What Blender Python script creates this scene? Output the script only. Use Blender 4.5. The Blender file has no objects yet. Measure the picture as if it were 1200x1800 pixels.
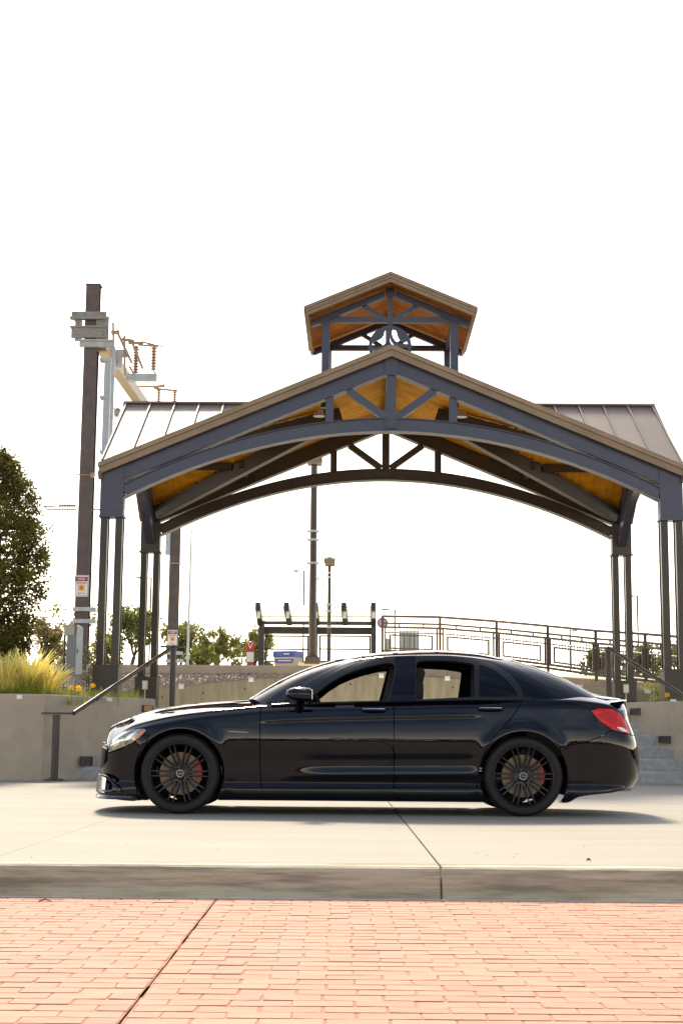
import bpy, bmesh, math, random
import numpy as np
from mathutils import Vector, Matrix
random.seed(7); rng=np.random.default_rng(11)
S=bpy.context.scene; COL=S.collection
PI=math.pi; rad=math.radians

# ------------------------------------------------------------------ camera
F=2600.0; TH=math.atan(403/2600.0); ROLL=rad(.45); EYE=.61
cam=bpy.data.cameras.new('camera'); co=bpy.data.objects.new('camera',cam); COL.objects.link(co)
cam.sensor_fit='VERTICAL'; cam.sensor_height=36; cam.lens=F/1800*36
cam.clip_start=.1; cam.clip_end=3000
co.location=(0,0,EYE)
CM=Matrix.Rotation(PI/2+TH,3,'X')@Matrix.Rotation(ROLL,3,'Z')
co.rotation_euler=CM.to_euler(); S.camera=co

# ------------------------------------------------------------------ light
SUN_EL=rad(40); SUN_AZ=rad(-7)      # azimuth measured from +Y towards +X
sd=Vector((math.sin(SUN_AZ)*math.cos(SUN_EL),math.cos(SUN_AZ)*math.cos(SUN_EL),math.sin(SUN_EL)))
sl=bpy.data.lights.new('sun','SUN'); sl.energy=3.2; sl.angle=rad(7); sl.color=(1,.87,.69)
so=bpy.data.objects.new('sun',sl); COL.objects.link(so); so.location=(0,0,30)
so.rotation_euler=sd.to_track_quat('Z','Y').to_euler()
W=bpy.data.worlds.new('World'); S.world=W; W.use_nodes=True
nt=W.node_tree; nd=nt.nodes; lk=nt.links
bg=nd['Background']; bg.inputs[1].default_value=.10
sky=nd.new('ShaderNodeTexSky'); sky.sky_type='NISHITA'; sky.sun_disc=False
sky.sun_elevation=SUN_EL; sky.sun_rotation=SUN_AZ; sky.dust_density=3.0; sky.air_density=1.2; sky.ozone_density=2
tc=nd.new('ShaderNodeTexCoord'); mp=nd.new('ShaderNodeMapping'); mp.inputs['Scale'].default_value=(1.2,1.2,3.2)
nz=nd.new('ShaderNodeTexNoise'); nz.inputs['Scale'].default_value=2.2; nz.inputs['Detail'].default_value=8; nz.inputs['Roughness'].default_value=.6
cr=nd.new('ShaderNodeValToRGB'); cr.color_ramp.elements[0].position=.44; cr.color_ramp.elements[1].position=.74
cr.color_ramp.elements[0].color=(.0,.0,.0,1); cr.color_ramp.elements[1].color=(.85,.85,.85,1)
mx=nd.new('ShaderNodeMix'); mx.data_type='RGBA'
lk.new(tc.outputs['Generated'],mp.inputs[0]); lk.new(mp.outputs[0],nz.inputs[0]); lk.new(nz.outputs[0],cr.inputs[0])
lk.new(cr.outputs[0],mx.inputs[0]); lk.new(sky.outputs[0],mx.inputs[6]); 
# thin high cloud: scatters the sky it lies in front of, a little whiter and brighter
hs=nd.new('ShaderNodeHueSaturation'); hs.inputs['Saturation'].default_value=.10; hs.inputs['Value'].default_value=1.7
lk.new(sky.outputs[0],hs.inputs['Color']); lk.new(hs.outputs[0],mx.inputs[7]); 
# bright white haze low over the whole horizon
sp=nd.new('ShaderNodeSeparateXYZ'); lk.new(tc.outputs['Generated'],sp.inputs[0])
hz=nd.new('ShaderNodeMapRange'); hz.interpolation_type='SMOOTHERSTEP'; hz.inputs[1].default_value=.20; hz.inputs[2].default_value=-.03; hz.inputs[3].default_value=0; hz.inputs[4].default_value=1
mh=nd.new('ShaderNodeMix'); mh.data_type='RGBA'; mh.inputs[7].default_value=(25,22.2,17.4,1)
lk.new(sp.outputs['Z'],hz.inputs[0]); lk.new(hz.outputs[0],mh.inputs[0]); lk.new(mx.outputs[2],mh.inputs[6]); lk.new(mh.outputs[2],bg.inputs[0])
S.view_settings.view_transform='Standard'; S.view_settings.look='None'
S.view_settings.gamma=1; S.view_settings.use_curve_mapping=False
S.view_settings.exposure=1.0

# ------------------------------------------------------------------ placing helpers
def ray(px,py):
    d=CM@Vector(((px-600)/F,-(py-900)/F,-1)); return d
def P(px,py,Y):
    d=ray(px,py); s=Y/d.y; return Vector((d.x*s,Y,EYE+d.z*s))
def G(px,py,z=0):
    d=ray(px,py); s=(z-EYE)/d.z; return Vector((d.x*s,d.y*s,z))
CMn=np.array(CM)
def proj(V):
    v=(np.asarray(V,float)-np.array([0,0,EYE]))@CMn
    return np.stack([600+F*v[:,0]/-v[:,2],900-F*v[:,1]/-v[:,2]],1)

# ------------------------------------------------------------------ materials
MATS={}
def mat(name,col,rough=.6,metal=0,var=.0,vscale=8,bump=0,bscale=60,col2=None,coat=0,spec=.5,emit=None,transl=0,stretch=None,lo=.4,hi=.62,detail=6):
    if name in MATS: return MATS[name]
    m=bpy.data.materials.new(name); m.use_nodes=True; n=m.node_tree.nodes; l=m.node_tree.links
    b=n['Principled BSDF']; b.inputs['Base Color'].default_value=(*col,1); b.inputs['Roughness'].default_value=rough
    b.inputs['Metallic'].default_value=metal; b.inputs['Specular IOR Level'].default_value=spec
    b.inputs['Coat Weight'].default_value=coat; b.inputs['Coat Roughness'].default_value=.02
    t=n.new('ShaderNodeTexCoord'); mp=n.new('ShaderNodeMapping'); l.new(t.outputs['Object'],mp.inputs[0])
    if stretch: mp.inputs['Scale'].default_value=stretch
    if col2 is not None or var:
        z=n.new('ShaderNodeTexNoise'); z.inputs['Scale'].default_value=vscale; z.inputs['Detail'].default_value=detail; z.inputs['Roughness'].default_value=.65
        l.new(mp.outputs[0],z.inputs[0]); r=n.new('ShaderNodeValToRGB'); l.new(z.outputs[0],r.inputs[0])
        r.color_ramp.elements[0].position=lo; r.color_ramp.elements[1].position=hi
        c2=col2 if col2 is not None else tuple(max(0,c*(1-var)) for c in col); c1=col if col2 is not None else tuple(min(1,c*(1+var)) for c in col)
        r.color_ramp.elements[0].color=(*c2,1); r.color_ramp.elements[1].color=(*c1,1)
        # per-object tint
        oi=n.new('ShaderNodeObjectInfo'); hv=n.new('ShaderNodeHueSaturation'); mr=n.new('ShaderNodeMapRange')
        mr.inputs[3].default_value=1-var*.8; mr.inputs[4].default_value=1+var*.8
        l.new(oi.outputs['Random'],mr.inputs[0]); l.new(mr.outputs[0],hv.inputs['Value']); l.new(r.outputs[0],hv.inputs['Color'])
        l.new(hv.outputs[0],b.inputs['Base Color'])
    if bump:
        z2=n.new('ShaderNodeTexNoise'); z2.inputs['Scale'].default_value=bscale; z2.inputs['Detail'].default_value=4
        l.new(mp.outputs[0],z2.inputs[0]); bp=n.new('ShaderNodeBump'); bp.inputs['Strength'].default_value=bump; bp.inputs['Distance'].default_value=.01
        l.new(z2.outputs[0],bp.inputs['Height']); l.new(bp.outputs[0],b.inputs['Normal'])
    if transl:
        tr=n.new('ShaderNodeBsdfTranslucent'); 
        if b.inputs['Base Color'].is_linked: l.new(b.inputs['Base Color'].links[0].from_socket,tr.inputs[0])
        else: tr.inputs[0].default_value=(*col,1)
        ms=n.new('ShaderNodeMixShader'); ms.inputs[0].default_value=transl
        l.new(b.outputs[0],ms.inputs[1]); l.new(tr.outputs[0],ms.inputs[2]); l.new(ms.outputs[0],n['Material Output'].inputs[0])
    MATS[name]=m; return m
def glassmat(name,tint,refl=.08,opac=.0,rough=.0):
    m=bpy.data.materials.new(name); m.use_nodes=True; n=m.node_tree.nodes; l=m.node_tree.links
    n.remove(n['Principled BSDF']); t=n.new('ShaderNodeBsdfTransparent'); t.inputs[0].default_value=(*tint,1)
    g=n.new('ShaderNodeBsdfGlossy'); g.inputs['Roughness'].default_value=rough; lw=n.new('ShaderNodeFresnel'); lw.inputs[0].default_value=1.5
    ms=n.new('ShaderNodeMixShader'); l.new(lw.outputs[0],ms.inputs[0]); l.new(t.outputs[0],ms.inputs[1]); l.new(g.outputs[0],ms.inputs[2])
    l.new(ms.outputs[0],n['Material Output'].inputs[0]); return m
steel=mat('steel_paint',(.050,.054,.090),.34,var=.07,vscale=2,bump=.03,bscale=90)
steelb=mat('steel_brown',(.050,.037,.027),.40,var=.1,vscale=3)
steelc=mat('column_steel_dark',(.034,.024,.017),.26,var=.1,vscale=3,spec=.35)  # same steel as the trusses; darker, warmer tone under less glare put into colour
fascia=mat('fascia_bronze',(.28,.195,.115),.45,var=.1,vscale=3)
roofm=mat('roof_metal',(.24,.18,.145),.5,spec=.3,metal=.0,var=.06,vscale=2)
wood=mat('pine_soffit',(.72,.34,.02),.6,spec=.15,col2=(.58,.25,.012),var=.12,vscale=5,stretch=(1,1,1))
conc=mat('concrete_wall',(.52,.425,.315),.9,col2=(.41,.335,.25),var=.06,vscale=3,bump=.25,bscale=70,lo=.3,hi=.7)
concs=mat('stained_concrete',(.33,.29,.205),.9,col2=(.17,.148,.10),var=.05,vscale=2.2,bump=.2,bscale=60,stretch=(2.2,1,.35),lo=.3,hi=.7)
slabm=mat('plaza_concrete',(.325,.290,.225),.85,col2=(.275,.243,.19),var=.03,vscale=1.1,bump=.12,bscale=120,stretch=(.5,1.6,1),lo=.3,hi=.7)
kerbm=mat('kerb_concrete',(.58,.52,.385),.9,col2=(.27,.235,.165),var=.05,vscale=2.6,bump=.6,bscale=90,stretch=(.6,2,8),lo=.36,hi=.58,detail=12)
stepm=mat('step_concrete',(.43,.42,.405),.9,col2=(.33,.32,.305),var=.12,vscale=14,bump=.2,bscale=60)
soil=mat('soil',(.09,.065,.045),1,var=.3,vscale=20)
groundm=mat('dry_ground',(.28,.25,.18),1,col2=(.16,.18,.08),var=.1,vscale=.2)
galv=mat('galvanised',(.42,.44,.45),.4,metal=.3,var=.1,vscale=5)
rust=mat('brown_porcelain',(.36,.22,.15),.35)
black=mat('black_iron',(.03,.026,.024),.4)
white=mat('white_plastic',(.8,.8,.78),.4)

# ------------------------------------------------------------------ mesh helpers
class MB:
    def __init__(s): s.v=[]; s.f=[]
    def add(s,v,f):
        o=len(s.v); s.v+= [tuple(p) for p in v]; s.f+=[tuple(i+o for i in q) for q in f]; return s
    def box(s,x0,x1,y0,y1,z0,z1):
        return s.add([(x,y,z) for z in (z0,z1) for y in (y0,y1) for x in (x0,x1)],[(0,2,3,1),(4,5,7,6),(0,1,5,4),(2,6,7,3),(0,4,6,2),(1,3,7,5)])
    def bar(s,a,b,w,h,up=(0,0,1)):
        a=Vector(a);b=Vector(b);d=(b-a).normalized(); u=Vector(up); sx=d.cross(u)
        if sx.length<1e-4: sx=d.cross(Vector((0,1,0)))
        sx.normalize(); u=sx.cross(d)
        v=[p+sx*i*w/2+u*j*h/2 for p in (a,b) for j in(-1,1) for i in(-1,1)]
        return s.add(v,[(0,1,3,2),(4,6,7,5),(0,4,5,1),(2,3,7,6),(0,2,6,4),(1,5,7,3)])
    def tube(s,pts,r,n=8,cap=True):
        pts=[Vector(p) for p in pts]; rs=r if isinstance(r,(list,tuple)) else [r]*len(pts); vs=[];fs=[]
        prev=None
        for i,p in enumerate(pts):
            d=(pts[min(i+1,len(pts)-1)]-pts[max(i-1,0)]).normalized()
            u=prev-d*prev.dot(d) if prev is not None else d.orthogonal()
            if u.length<1e-5:u=d.orthogonal()
            u.normalize(); prev=u; w=d.cross(u)
            vs+=[p+(u*math.cos(2*PI*k/n)+w*math.sin(2*PI*k/n))*rs[i] for k in range(n)]
        for i in range(len(pts)-1):
            for k in range(n): fs.append((i*n+k,i*n+(k+1)%n,(i+1)*n+(k+1)%n,(i+1)*n+k))
        if cap: fs.append(tuple(reversed(range(n)))); fs.append(tuple(range((len(pts)-1)*n,len(pts)*n)))
        return s.add(vs,fs)
    def sweep(s,pts,w,h,n):       # rectangular section swept along pts; n = horizontal side vector, h measured in the plane of the curve
        pts=[Vector(p) for p in pts]; n=Vector(n).normalized(); vs=[];fs=[]
        for i,p in enumerate(pts):
            d=(pts[min(i+1,len(pts)-1)]-pts[max(i-1,0)]).normalized(); u=n.cross(d).normalized()
            if u.z<0:u=-u
            vs+=[p+n*a*w/2+u*b*h/2 for a,b in((-1,-1),(1,-1),(1,1),(-1,1))]
        for i in range(len(pts)-1):
            for k in range(4): fs.append((i*4+k,i*4+(k+1)%4,(i+1)*4+(k+1)%4,(i+1)*4+k))
        L=(len(pts)-1)*4; fs+=[(3,2,1,0),(L,L+1,L+2,L+3)]
        return s.add(vs,fs)
    def prism(s,poly,ax,a,b):      # poly in the plane normal to axis ax ('x','y','z')
        def mk(u,v,w): return {'y':(u,w,v),'x':(w,u,v),'z':(u,v,w)}[ax]
        n=len(poly); vs=[mk(u,v,a) for u,v in poly]+[mk(u,v,b) for u,v in poly]
        fs=[tuple(range(n)),tuple(reversed(range(n,2*n)))]+[(i,i+n,(i+1)%n+n,(i+1)%n) for i in range(n)]
        return s.add(vs,fs)
    def lathe(s,prof,c=(0,0,0),ax='z',n=24):
        vs=[];fs=[];m=len(prof)
        for k in range(n):
            a=2*PI*k/n
            for r,h in prof:
                p={'z':(r*math.cos(a),r*math.sin(a),h),'y':(r*math.cos(a),h,r*math.sin(a)),'x':(h,r*math.cos(a),r*math.sin(a))}[ax]
                vs.append((p[0]+c[0],p[1]+c[1],p[2]+c[2]))
        for k in range(n):
            for j in range(m-1): fs.append((k*m+j,((k+1)%n)*m+j,((k+1)%n)*m+j+1,k*m+j+1))
        return s.add(vs,fs)
def link(o,parent=None):
    COL.objects.link(o)
    if parent is not None: o.parent=parent
    return o
def obj(name,mb,m,parent=None,smooth=False,local=None,fix=True):
    """link mb as one mesh object; local = matrix-free offset subtracted when vertices are in world space"""
    me=bpy.data.meshes.new(name); v=mb.v
    if local is not None: lx,ly,lz=local; v=[(p[0]-lx,p[1]-ly,p[2]-lz) for p in v]
    me.from_pydata(v,[],mb.f)
    if fix:
        bm=bmesh.new(); bm.from_mesh(me); bmesh.ops.recalc_face_normals(bm,faces=bm.faces); bm.to_mesh(me); bm.free()
    for q in (m if isinstance(m,(list,tuple)) else [m]): me.materials.append(q)
    if smooth:
        me.polygons.foreach_set('use_smooth',[True]*len(me.polygons)); me.set_sharp_from_angle(angle=rad(35))
    o=bpy.data.objects.new(name,me); link(o,parent)
    if local is not None and parent is None: o.location=local
    return o
def tag(o,label=None,cat=None,group=None,kind=None):
    if label:o['label']=label
    if cat:o['category']=cat
    if group:o['group']=group
    if kind:o['kind']=kind
    return o
def thing(name,label,cat,loc=(0,0,0),rz=0,group=None):
    o=bpy.data.objects.new(name,None); o.empty_display_size=.1; COL.objects.link(o); o.location=loc; o.rotation_euler=(0,0,rz)
    return tag(o,label,cat,group)
def struct(name,mb,m,**k): return tag(obj(name,mb,m,**k),kind='structure')
def copy_tree(o,parent=None):
    c=o.copy(); COL.objects.link(c); c.parent=parent
    for ch in [x for x in bpy.data.objects if x.parent==o]: copy_tree(ch,c)
    return c
def leafmat(name,c1,c2,tr=.35): return mat(name,c1,.55,col2=c2,var=.15,vscale=3,transl=tr,spec=.3)
def text_mesh(name,txt,size,m,parent,loc,rot=(PI/2,0,0),depth=.002,sx=1):
    cu=bpy.data.curves.new(name,'FONT'); cu.body=txt; cu.size=size; cu.align_x='CENTER'; cu.align_y='CENTER'; cu.extrude=depth; cu.resolution_u=2
    t=bpy.data.objects.new(name,cu); COL.objects.link(t); dg=bpy.context.evaluated_depsgraph_get(); dg.update()
    me=bpy.data.meshes.new_from_object(t.evaluated_get(dg)); bpy.data.objects.remove(t); bpy.data.curves.remove(cu)
    me.materials.clear(); me.materials.append(m); o=bpy.data.objects.new(name,me); link(o,parent); o.location=loc; o.rotation_euler=rot; o.scale=(sx,1,1); return o
# ================================================================== GROUND
g=MB(); R=900
g.add([(-R,-2.5,-.175),(R,-2.5,-.175),(R,7.45,-.175),(-R,7.45,-.175)],[(0,1,2,3)]); struct('road',g,mat('road_base',(.30,.135,.085),.9,var=.15,vscale=1.5))
g=MB(); g.add([(-R,-R,-.18),(R,-R,-.18),(R,-2.5,-.18),(-R,-2.5,-.18)],[(0,1,2,3)]); struct('asphalt_street',g,mat('asphalt',(.05,.045,.04),.95,var=.15,vscale=3,bump=.3,bscale=80),fix=False)
g=MB(); g.box(-R,R,7.58,26,-.5,-.06); struct('ground',g,groundm)
# terrain behind the plaza: planting level, gravel level, then far ground
g=MB()
for (x0,x1,y0,y1,z) in((-60,60,41,50,2.45),(-R,R,50,R,2.3)): g.add([(x0,y0,z),(x1,y0,z),(x1,y1,z),(x0,y1,z)],[(0,1,2,3)])
struct('far_ground',g,groundm)
g=MB(); g.box(-60,60,25.0,33.2,-.1,1.12); struct('planting_bed',g,soil)

# ---- plaza slabs
plaza=thing('plaza','pale concrete plaza of large slabs under the car',None,(0,0,0)); plaza['kind']='structure'; del plaza['label']
xs=[-1.78+2.285*i for i in range(-8,10)]; ys=[7.66,10.6,13.6,16.6,19.6,22.5,25.3]
for i in range(len(xs)-1):
    for j in range(len(ys)-1):
        m=MB(); e=.0015; el=.005 if abs(xs[i]-.505)<.1 else e; er=.005 if abs(xs[i+1]-.505)<.1 else e; x0,x1,y0,y1=xs[i]+el,xs[i+1]-er,ys[j]+e,ys[j+1]-e; b=.002
        m.add([(x0,y0,-.05),(x1,y0,-.05),(x1,y1,-.05),(x0,y1,-.05),(x0,y0,-b),(x1,y0,-b),(x1,y1,-b),(x0,y1,-b),(x0+b,y0+b,0),(x1-b,y0+b,0),(x1-b,y1-b,0),(x0+b,y1-b,0)],
              [(0,1,5,4),(1,2,6,5),(2,3,7,6),(3,0,4,7),(4,5,9,8),(5,6,10,9),(6,7,11,10),(7,4,8,11),(8,9,10,11)])
        obj('slab',m,slabm,plaza,local=None,fix=False)
# ---- kerb sections
kerb=thing('kerb',None,None); kerb['kind']='structure'
kx=[.505+3.05*i for i in range(-7,8)]
for i in range(len(kx)-1):
    x0,x1=kx[i]+.006,kx[i+1]-.006; prof=[(7.455,-.2),(7.465,-.14),(7.482,-.03),(7.492,-.010),(7.512,-.001),(7.652,0),(7.652,-.2)]
    m=MB(); N=14; vs=[];fs=[];n=len(prof)
    for k in range(N+1):
        x=x0+(x1-x0)*k/N; w=.0025*math.sin(k*1.7+i)
        vs+=[(x,y+(w if z<-.005 else w*.5),z) for y,z in prof]
    for k in range(N):
        for j in range(n-1): fs.append((k*n+j,(k+1)*n+j,(k+1)*n+j+1,k*n+j+1))
    fs+=[tuple(range(n)),tuple(range(N*n,N*n+n))]
    obj('kerb_section',m.add(vs,fs),kerbm,kerb,smooth=False)
m=MB(); m.box(-30,30,7.405,7.452,-.176,-.152); struct('gutter_edge',m,mat('gutter_cement',(.78,.73,.64),.8,var=.1,vscale=9,bump=.2))
# ---- brick paving
brickm=mat('stamped_brick',(.51,.255,.165),.85,col2=(.42,.195,.12),var=.13,vscale=9,bump=.35,bscale=45,lo=.3,hi=.7)
crack=mat('joint_dark',(.15,.055,.03),1)
road=thing('brick_paving',None,None,(0,0,0)); road['kind']='structure'
bl,bw=.182,.098
def brick_geo(r,l=bl):
    hx,hy=l/2-.0012-r.random()*.0016,bw/2-.0022-r.random()*.0014; b=.0030
    j=lambda s=.003:(r.random()-.5)*2*s
    z=[.0+j(.0010) for _ in range(4)]
    c=[(-hx+j(),-hy+j(.0015)),(hx+j(),-hy+j(.0015)),(hx+j(),hy+j(.0015)),(-hx+j(),hy+j(.0015))]
    v=[(x,y,-.013) for x,y in c]+[(x,y,zz-.004) for (x,y),zz in zip(c,z)]+[(x*(1-b/hx),y*(1-b/hy),zz) for (x,y),zz in zip(c,z)]
    f=[(0,1,5,4),(1,2,6,5),(2,3,7,6),(3,0,4,7),(4,5,9,8),(5,6,10,9),(6,7,11,10),(7,4,8,11),(8,9,10,11)]
    return v,f
variants=[]
for k in range(14):
    v,f=brick_geo(random); me=bpy.data.meshes.new('brick'); me.from_pydata(v,[],f); me.materials.append(brickm); variants.append(me)
cells=[]; row=0; y=7.395-bw/2
while y>2.2:
    for sidex in (-1,1):     # the paving was stamped in two fields that meet along a long saw cut
        first=bl/2 if (row+(sidex<0))%2 else bl
        first+=((row*29)%7-3)*.002; x=.006
        while x<6:
            l=first if x<.007 else bl; cells.append((-.59+sidex*(x+l/2),y,l)); x+=l
    y-=bw; row+=1
def vis(c):
    p=proj([(c[0],c[1],-.15)])[0]; return -60<p[0]<1260 and p[1]<1830
seen=[c for c in cells if vis(c)]; seen.sort(key=lambda c:c[1]); ind=seen[:298]; inds=set(map(id,ind))
for cx,cy,l in ind:
    o=bpy.data.objects.new('brick',random.choice(variants)); link(o,road); o.location=(cx,cy,-.150+(random.random()-.5)*.0016)
    o.scale=(l/bl*(-1 if random.random()<.5 else 1),1,1); o.rotation_euler=(0,0,(random.random()-.5)*.012)
m=MB()
for c in cells:
    if id(c) in inds: continue
    v,f=brick_geo(random,c[2]); dz=-.150+(random.random()-.5)*.0016
    m.add([(a+c[0],b+c[1],z+dz) for a,b,z in v],f)
tag(obj('brick_field',m,brickm,road,fix=False),kind='stuff')
m=MB(); m.box(-6,6,2.1,7.404,-.18,-.1525); obj('bedding',m,mat('brick_joint',(.44,.21,.13),.95,var=.12,vscale=6),road)
m=MB(); 
for k in range(26): 
    yy=2.2+k*.2; m.box(-.5935+random.uniform(-.002,.002),-.5868+random.uniform(-.002,.002),yy,yy+.2,-.16,-.1525)
obj('saw_cut',m,crack,road)

# ---- small litter: leaves by the kerb, pebbles on the slab
lm=mat('dry_leaf',(.55,.33,.06),.7,var=.3,vscale=20)
for px,py,lab in((196,1571,'curled yellow leaf against the kerb, the larger of two'),(72,1571,'small yellow leaf lying flat against the kerb'),(403,1573,'brown crumpled leaf in the gutter near the long paving joint')):
    c=P(px,py,7.36); m=MB(); c.z=-.143
    n=7; vs=[(c.x+(-.5+i/(n-1))*.05,c.y-.012*math.sin(PI*i/(n-1))*(1 if s else -1),c.z+.008*math.sin(2+i*1.3)+.006) for s in (0,1) for i in range(n)]
    tag(obj('fallen_leaf',m.add(vs,[(i,i+1,n+i+1,n+i) for i in range(n-1)]),lm,fix=False),lab,'leaf')
for px,py,lab in((1034,1514,'dark chip of stone on the slab above the kerb at the right'),(80,1586,'dark twig lying on the brick paving at the left')):
    c=G(px,py,0 if py<1560 else -.15); m=MB(); r=.012 if py<1560 else .03
    m.tube([(c.x-r,c.y,c.z+.006),(c.x,c.y+.004,c.z+.012),(c.x+r,c.y,c.z+.005)],[.003,.007 if py<1560 else .003,.002],6)
    tag(obj('stone_chip' if py<1560 else 'twig',m,crack),lab,'debris')

m=MB(); rg=random.Random(8)
for _ in range(90):
    if rg.random()<.5: x,y,z=rg.uniform(-2.6,2.6),7.52+abs(rg.gauss(0,1.2)),.0005
    else: x,y,z=rg.uniform(-2.4,2.4),7.40-abs(rg.gauss(0,.8)),-.1495
    q=rg.uniform(.0012,.004); m.add([(x-q,y-q,z),(x+q,y-q*.7,z),(x+q*.8,y+q,z),(x-q*.9,y+q*.8,z),(x,y,z+q*1.1)],[(0,1,4),(1,2,4),(2,3,4),(3,0,4)])
tag(obj('grit',m,mat('grit',(.16,.11,.08),.9,var=.3,vscale=50),fix=False),'fine dark grit scattered along the kerb on slab and brick','grit',kind='stuff')

# ================================================================== STEPS AND CHEEK WALLS
CX=.84
stair=thing('stairs','wide concrete steps rising behind the black car to the pavilion','steps',(CX,23.1,0))
def hwall(Y): return float(np.interp(Y,[22.4,23.1,24.3,24.8],[5.2,4.87,4.03,3.90]))
RI=.19
for k in range(6):
    y0=23.1+.3*k; a=hwall(y0)+.06; b=hwall(y0+.6)+.06 if k<5 else 3.9
    m=MB(); yb=y0+.62 if k<5 else 25.2; z0=k*RI-(.02 if k else .06); z1=(k+1)*RI; nb=.030
    pol=[(y0+.02,z0),(y0,z1-nb),(y0+nb*.6,z1-.003),(y0+nb+.01,z1),(yb,z1),(yb,z0)]
    vs=[(s*w,y-23.1,z) for s in(-1,1) for (y,z) in pol for w in [a+(b-a)*max(0,min(1,(y-y0)/.6))]]
    n=len(pol); m.add(vs,[tuple(range(n)),tuple(range(n,2*n))]+[(i,(i+1)%n,(i+1)%n+n,i+n) for i in range(n)])
    obj('step',m,stepm,stair)
m=MB(); m.box(-3.95+CX,3.95+CX,25.1,33.2,.9,1.136); struct('landing',m,slabm)
def cheek(s,label):
    w=thing('retaining_wall',label,'wall',(CX+s*4.2,23.6,0))
    # plan line of the face: frontal part, bend, then slanting back beside the steps
    pl=[(14,22.35),(8,22.40),(6.2,22.42),(5.28,22.45),(5.07,22.75),(4.87,23.1),(4.45,23.7),(4.03,24.3),(3.91,24.72),(3.90,24.76)]
    pts=[(CX+s*a,b) for a,b in pl]; m=MB(); vs=[];fs=[]; T=.27; zt=1.28
    for i,(x,y) in enumerate(pts):
        p0=Vector(pts[max(0,i-1)]);p1=Vector(pts[min(len(pts)-1,i+1)]);d=(p1-p0).normalized(); n=Vector((d.y,-d.x))
        if n.y<0 : n=-n
        if i<3: n=Vector((0,1))
        elif n.x*s<0: n=-n
        for (o,z) in((0,-.1),(0,zt-.02),(.02,zt),(T-.02,zt),(T,zt-.02),(T,-.1)):
            vs.append((x+n.x*o,y+n.y*o,z))
    for i in range(len(pts)-1):
        for j in range(5): fs.append((i*6+j,(i+1)*6+j,(i+1)*6+j+1,i*6+j+1))
    fs+=[tuple(range(6)),tuple(range(len(vs)-6,len(vs)))]
    m.add(vs,fs); o=obj('wall_body',m,conc,w); o.location=(-w.location.x,-w.location.y,0)
    return w
wl=cheek(-1,'left concrete planter wall with a tall handrail post before it'); wr=cheek(1,'right tan concrete planter wall beside the lower steps')
def child_at(name,m,mt,par):    # mesh given in world space, parented to an unrotated thing
    o=obj(name,m,mt,par); o.location=-par.location; return o
# soil behind the cheek walls up to the planting level
for s in(-1,1):
    m=MB(); xs_=[14,6.2,5.5,5.25,4.55,4.2]; yy=[22.6,22.65,22.9,23.4,24.6,25.4]
    vs=[]; 
    for a,b in zip(xs_,yy): vs+=[(CX+s*a,b,1.13),(CX+s*a,25.5,1.13)]
    struct('planting_bed',m.add(vs,[(2*i,2*i+1,2*i+3,2*i+2) for i in range(5)]),soil,fix=False)
# louvred step lights
def steplight(px,py,w,h,Y,lab,lit,ang):
    c=P(px,py,Y); t=thing('step_light',lab,'step light',c,ang,'step lights set in the stair walls')
    m=MB(); fw=w/2;fh=h/2;b=.014
    for q in((-fw,fw,-fh,-fh+b),(-fw,fw,fh-b,fh),(-fw,-fw+b,-fh,fh),(fw-b,fw,-fh,fh)): m.box(q[0],q[1],-.02,.03,q[2],q[3])
    m.box(-fw,fw,.01,.03,-fh,fh); obj('housing',m,mat('light_housing',(.10,.09,.085),.5),t)
    am=mat('step_light_glow',(.9,.45,.12),.5,var=0);  # glow of the lit lamp painted as amber base colour, no emission
    for k in range(4):
        z=-fh+b+.012+k*(h-2*b-.02)/3.2; mm=MB(); mm.box(-fw+b,fw-b,-.012,.008,z,z+.010); obj('louvre',mm,steelb if not lit else am,t)
steplight(260,1246,.23,.115,24.34,'step light with amber-lit louvres high on the left stair wall',True,.96)
steplight(153,1338,.23,.15,23.16,'dark louvred step light low on the left stair wall',False,.96)
steplight(1116,1251,.22,.115,24.36,'upper grey louvred step light on the right stair wall',False,-.96)
steplight(1166,1300,.22,.115,23.82,'lower grey louvred step light on the right stair wall',False,-.96)
# white clips on wall tops
def clip_(px,py,Y,lab,sz=.055):
    c=P(px,py,Y); m=MB(); m.box(c.x-sz,c.x+sz,c.y-.02,c.y+.1,c.z-sz*.9,c.z+sz*.7); m.box(c.x-sz*.7,c.x+sz*.7,c.y-.026,c.y-.02,c.z-sz*.5,c.z+sz*.1)
    tag(obj('wall_clip',m,white,local=tuple(c)),lab,'skate stop','white clips on the tops of the concrete walls')
clip_(35,1225,22.40,'white metal clip on the left planter wall top, nearest the photo edge',.04)
clip_(192,1229,23.35,'white metal clip on the left planter wall behind the sloping handrail',.035)
clip_(1183,1232,23.8,'white metal clip on the tan wall top beside the yellow flower',.035)

# ================================================================== CURVED WALLS, GRAVEL, KERB WALL BEHIND
low=[(-60,1225,33),(60,1221,33.2),(215,1216,33.5),(275,1210,33.8),(420,1195,34.5),(540,1188,34.8),(670,1186,35),(786,1191,34.8),(900,1198,34.3),(1019,1206,33.5),(1139,1213,32.5),(1200,1217,32),(1300,1224,31),(1420,1232,30)]
upp=[(-120,1172,37.5),(100,1168,38),(205,1168,38),(420,1169,38.3),(600,1171,38.6),(670,1174,39),(786,1177,39),(920,1185,38),(1040,1193,36.5),(1150,1200,35),(1230,1206,34),(1330,1213,33),(1450,1220,32)]
LW=[P(*q) for q in low]; UW=[P(*q) for q in upp]
def dens(L,k=6):
    out=[]
    for a,b,c,d in zip([L[0]]+L[:-2],L[:-1],L[1:],L[2:]+[L[-1]]):
        for i in range(k):
            t=i/k; out.append(.5*((2*b)+(c-a)*t+(2*a-5*b+4*c-d)*t*t+(3*b-a-3*c+d)*t**3))
    return out+[L[-1]]
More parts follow.
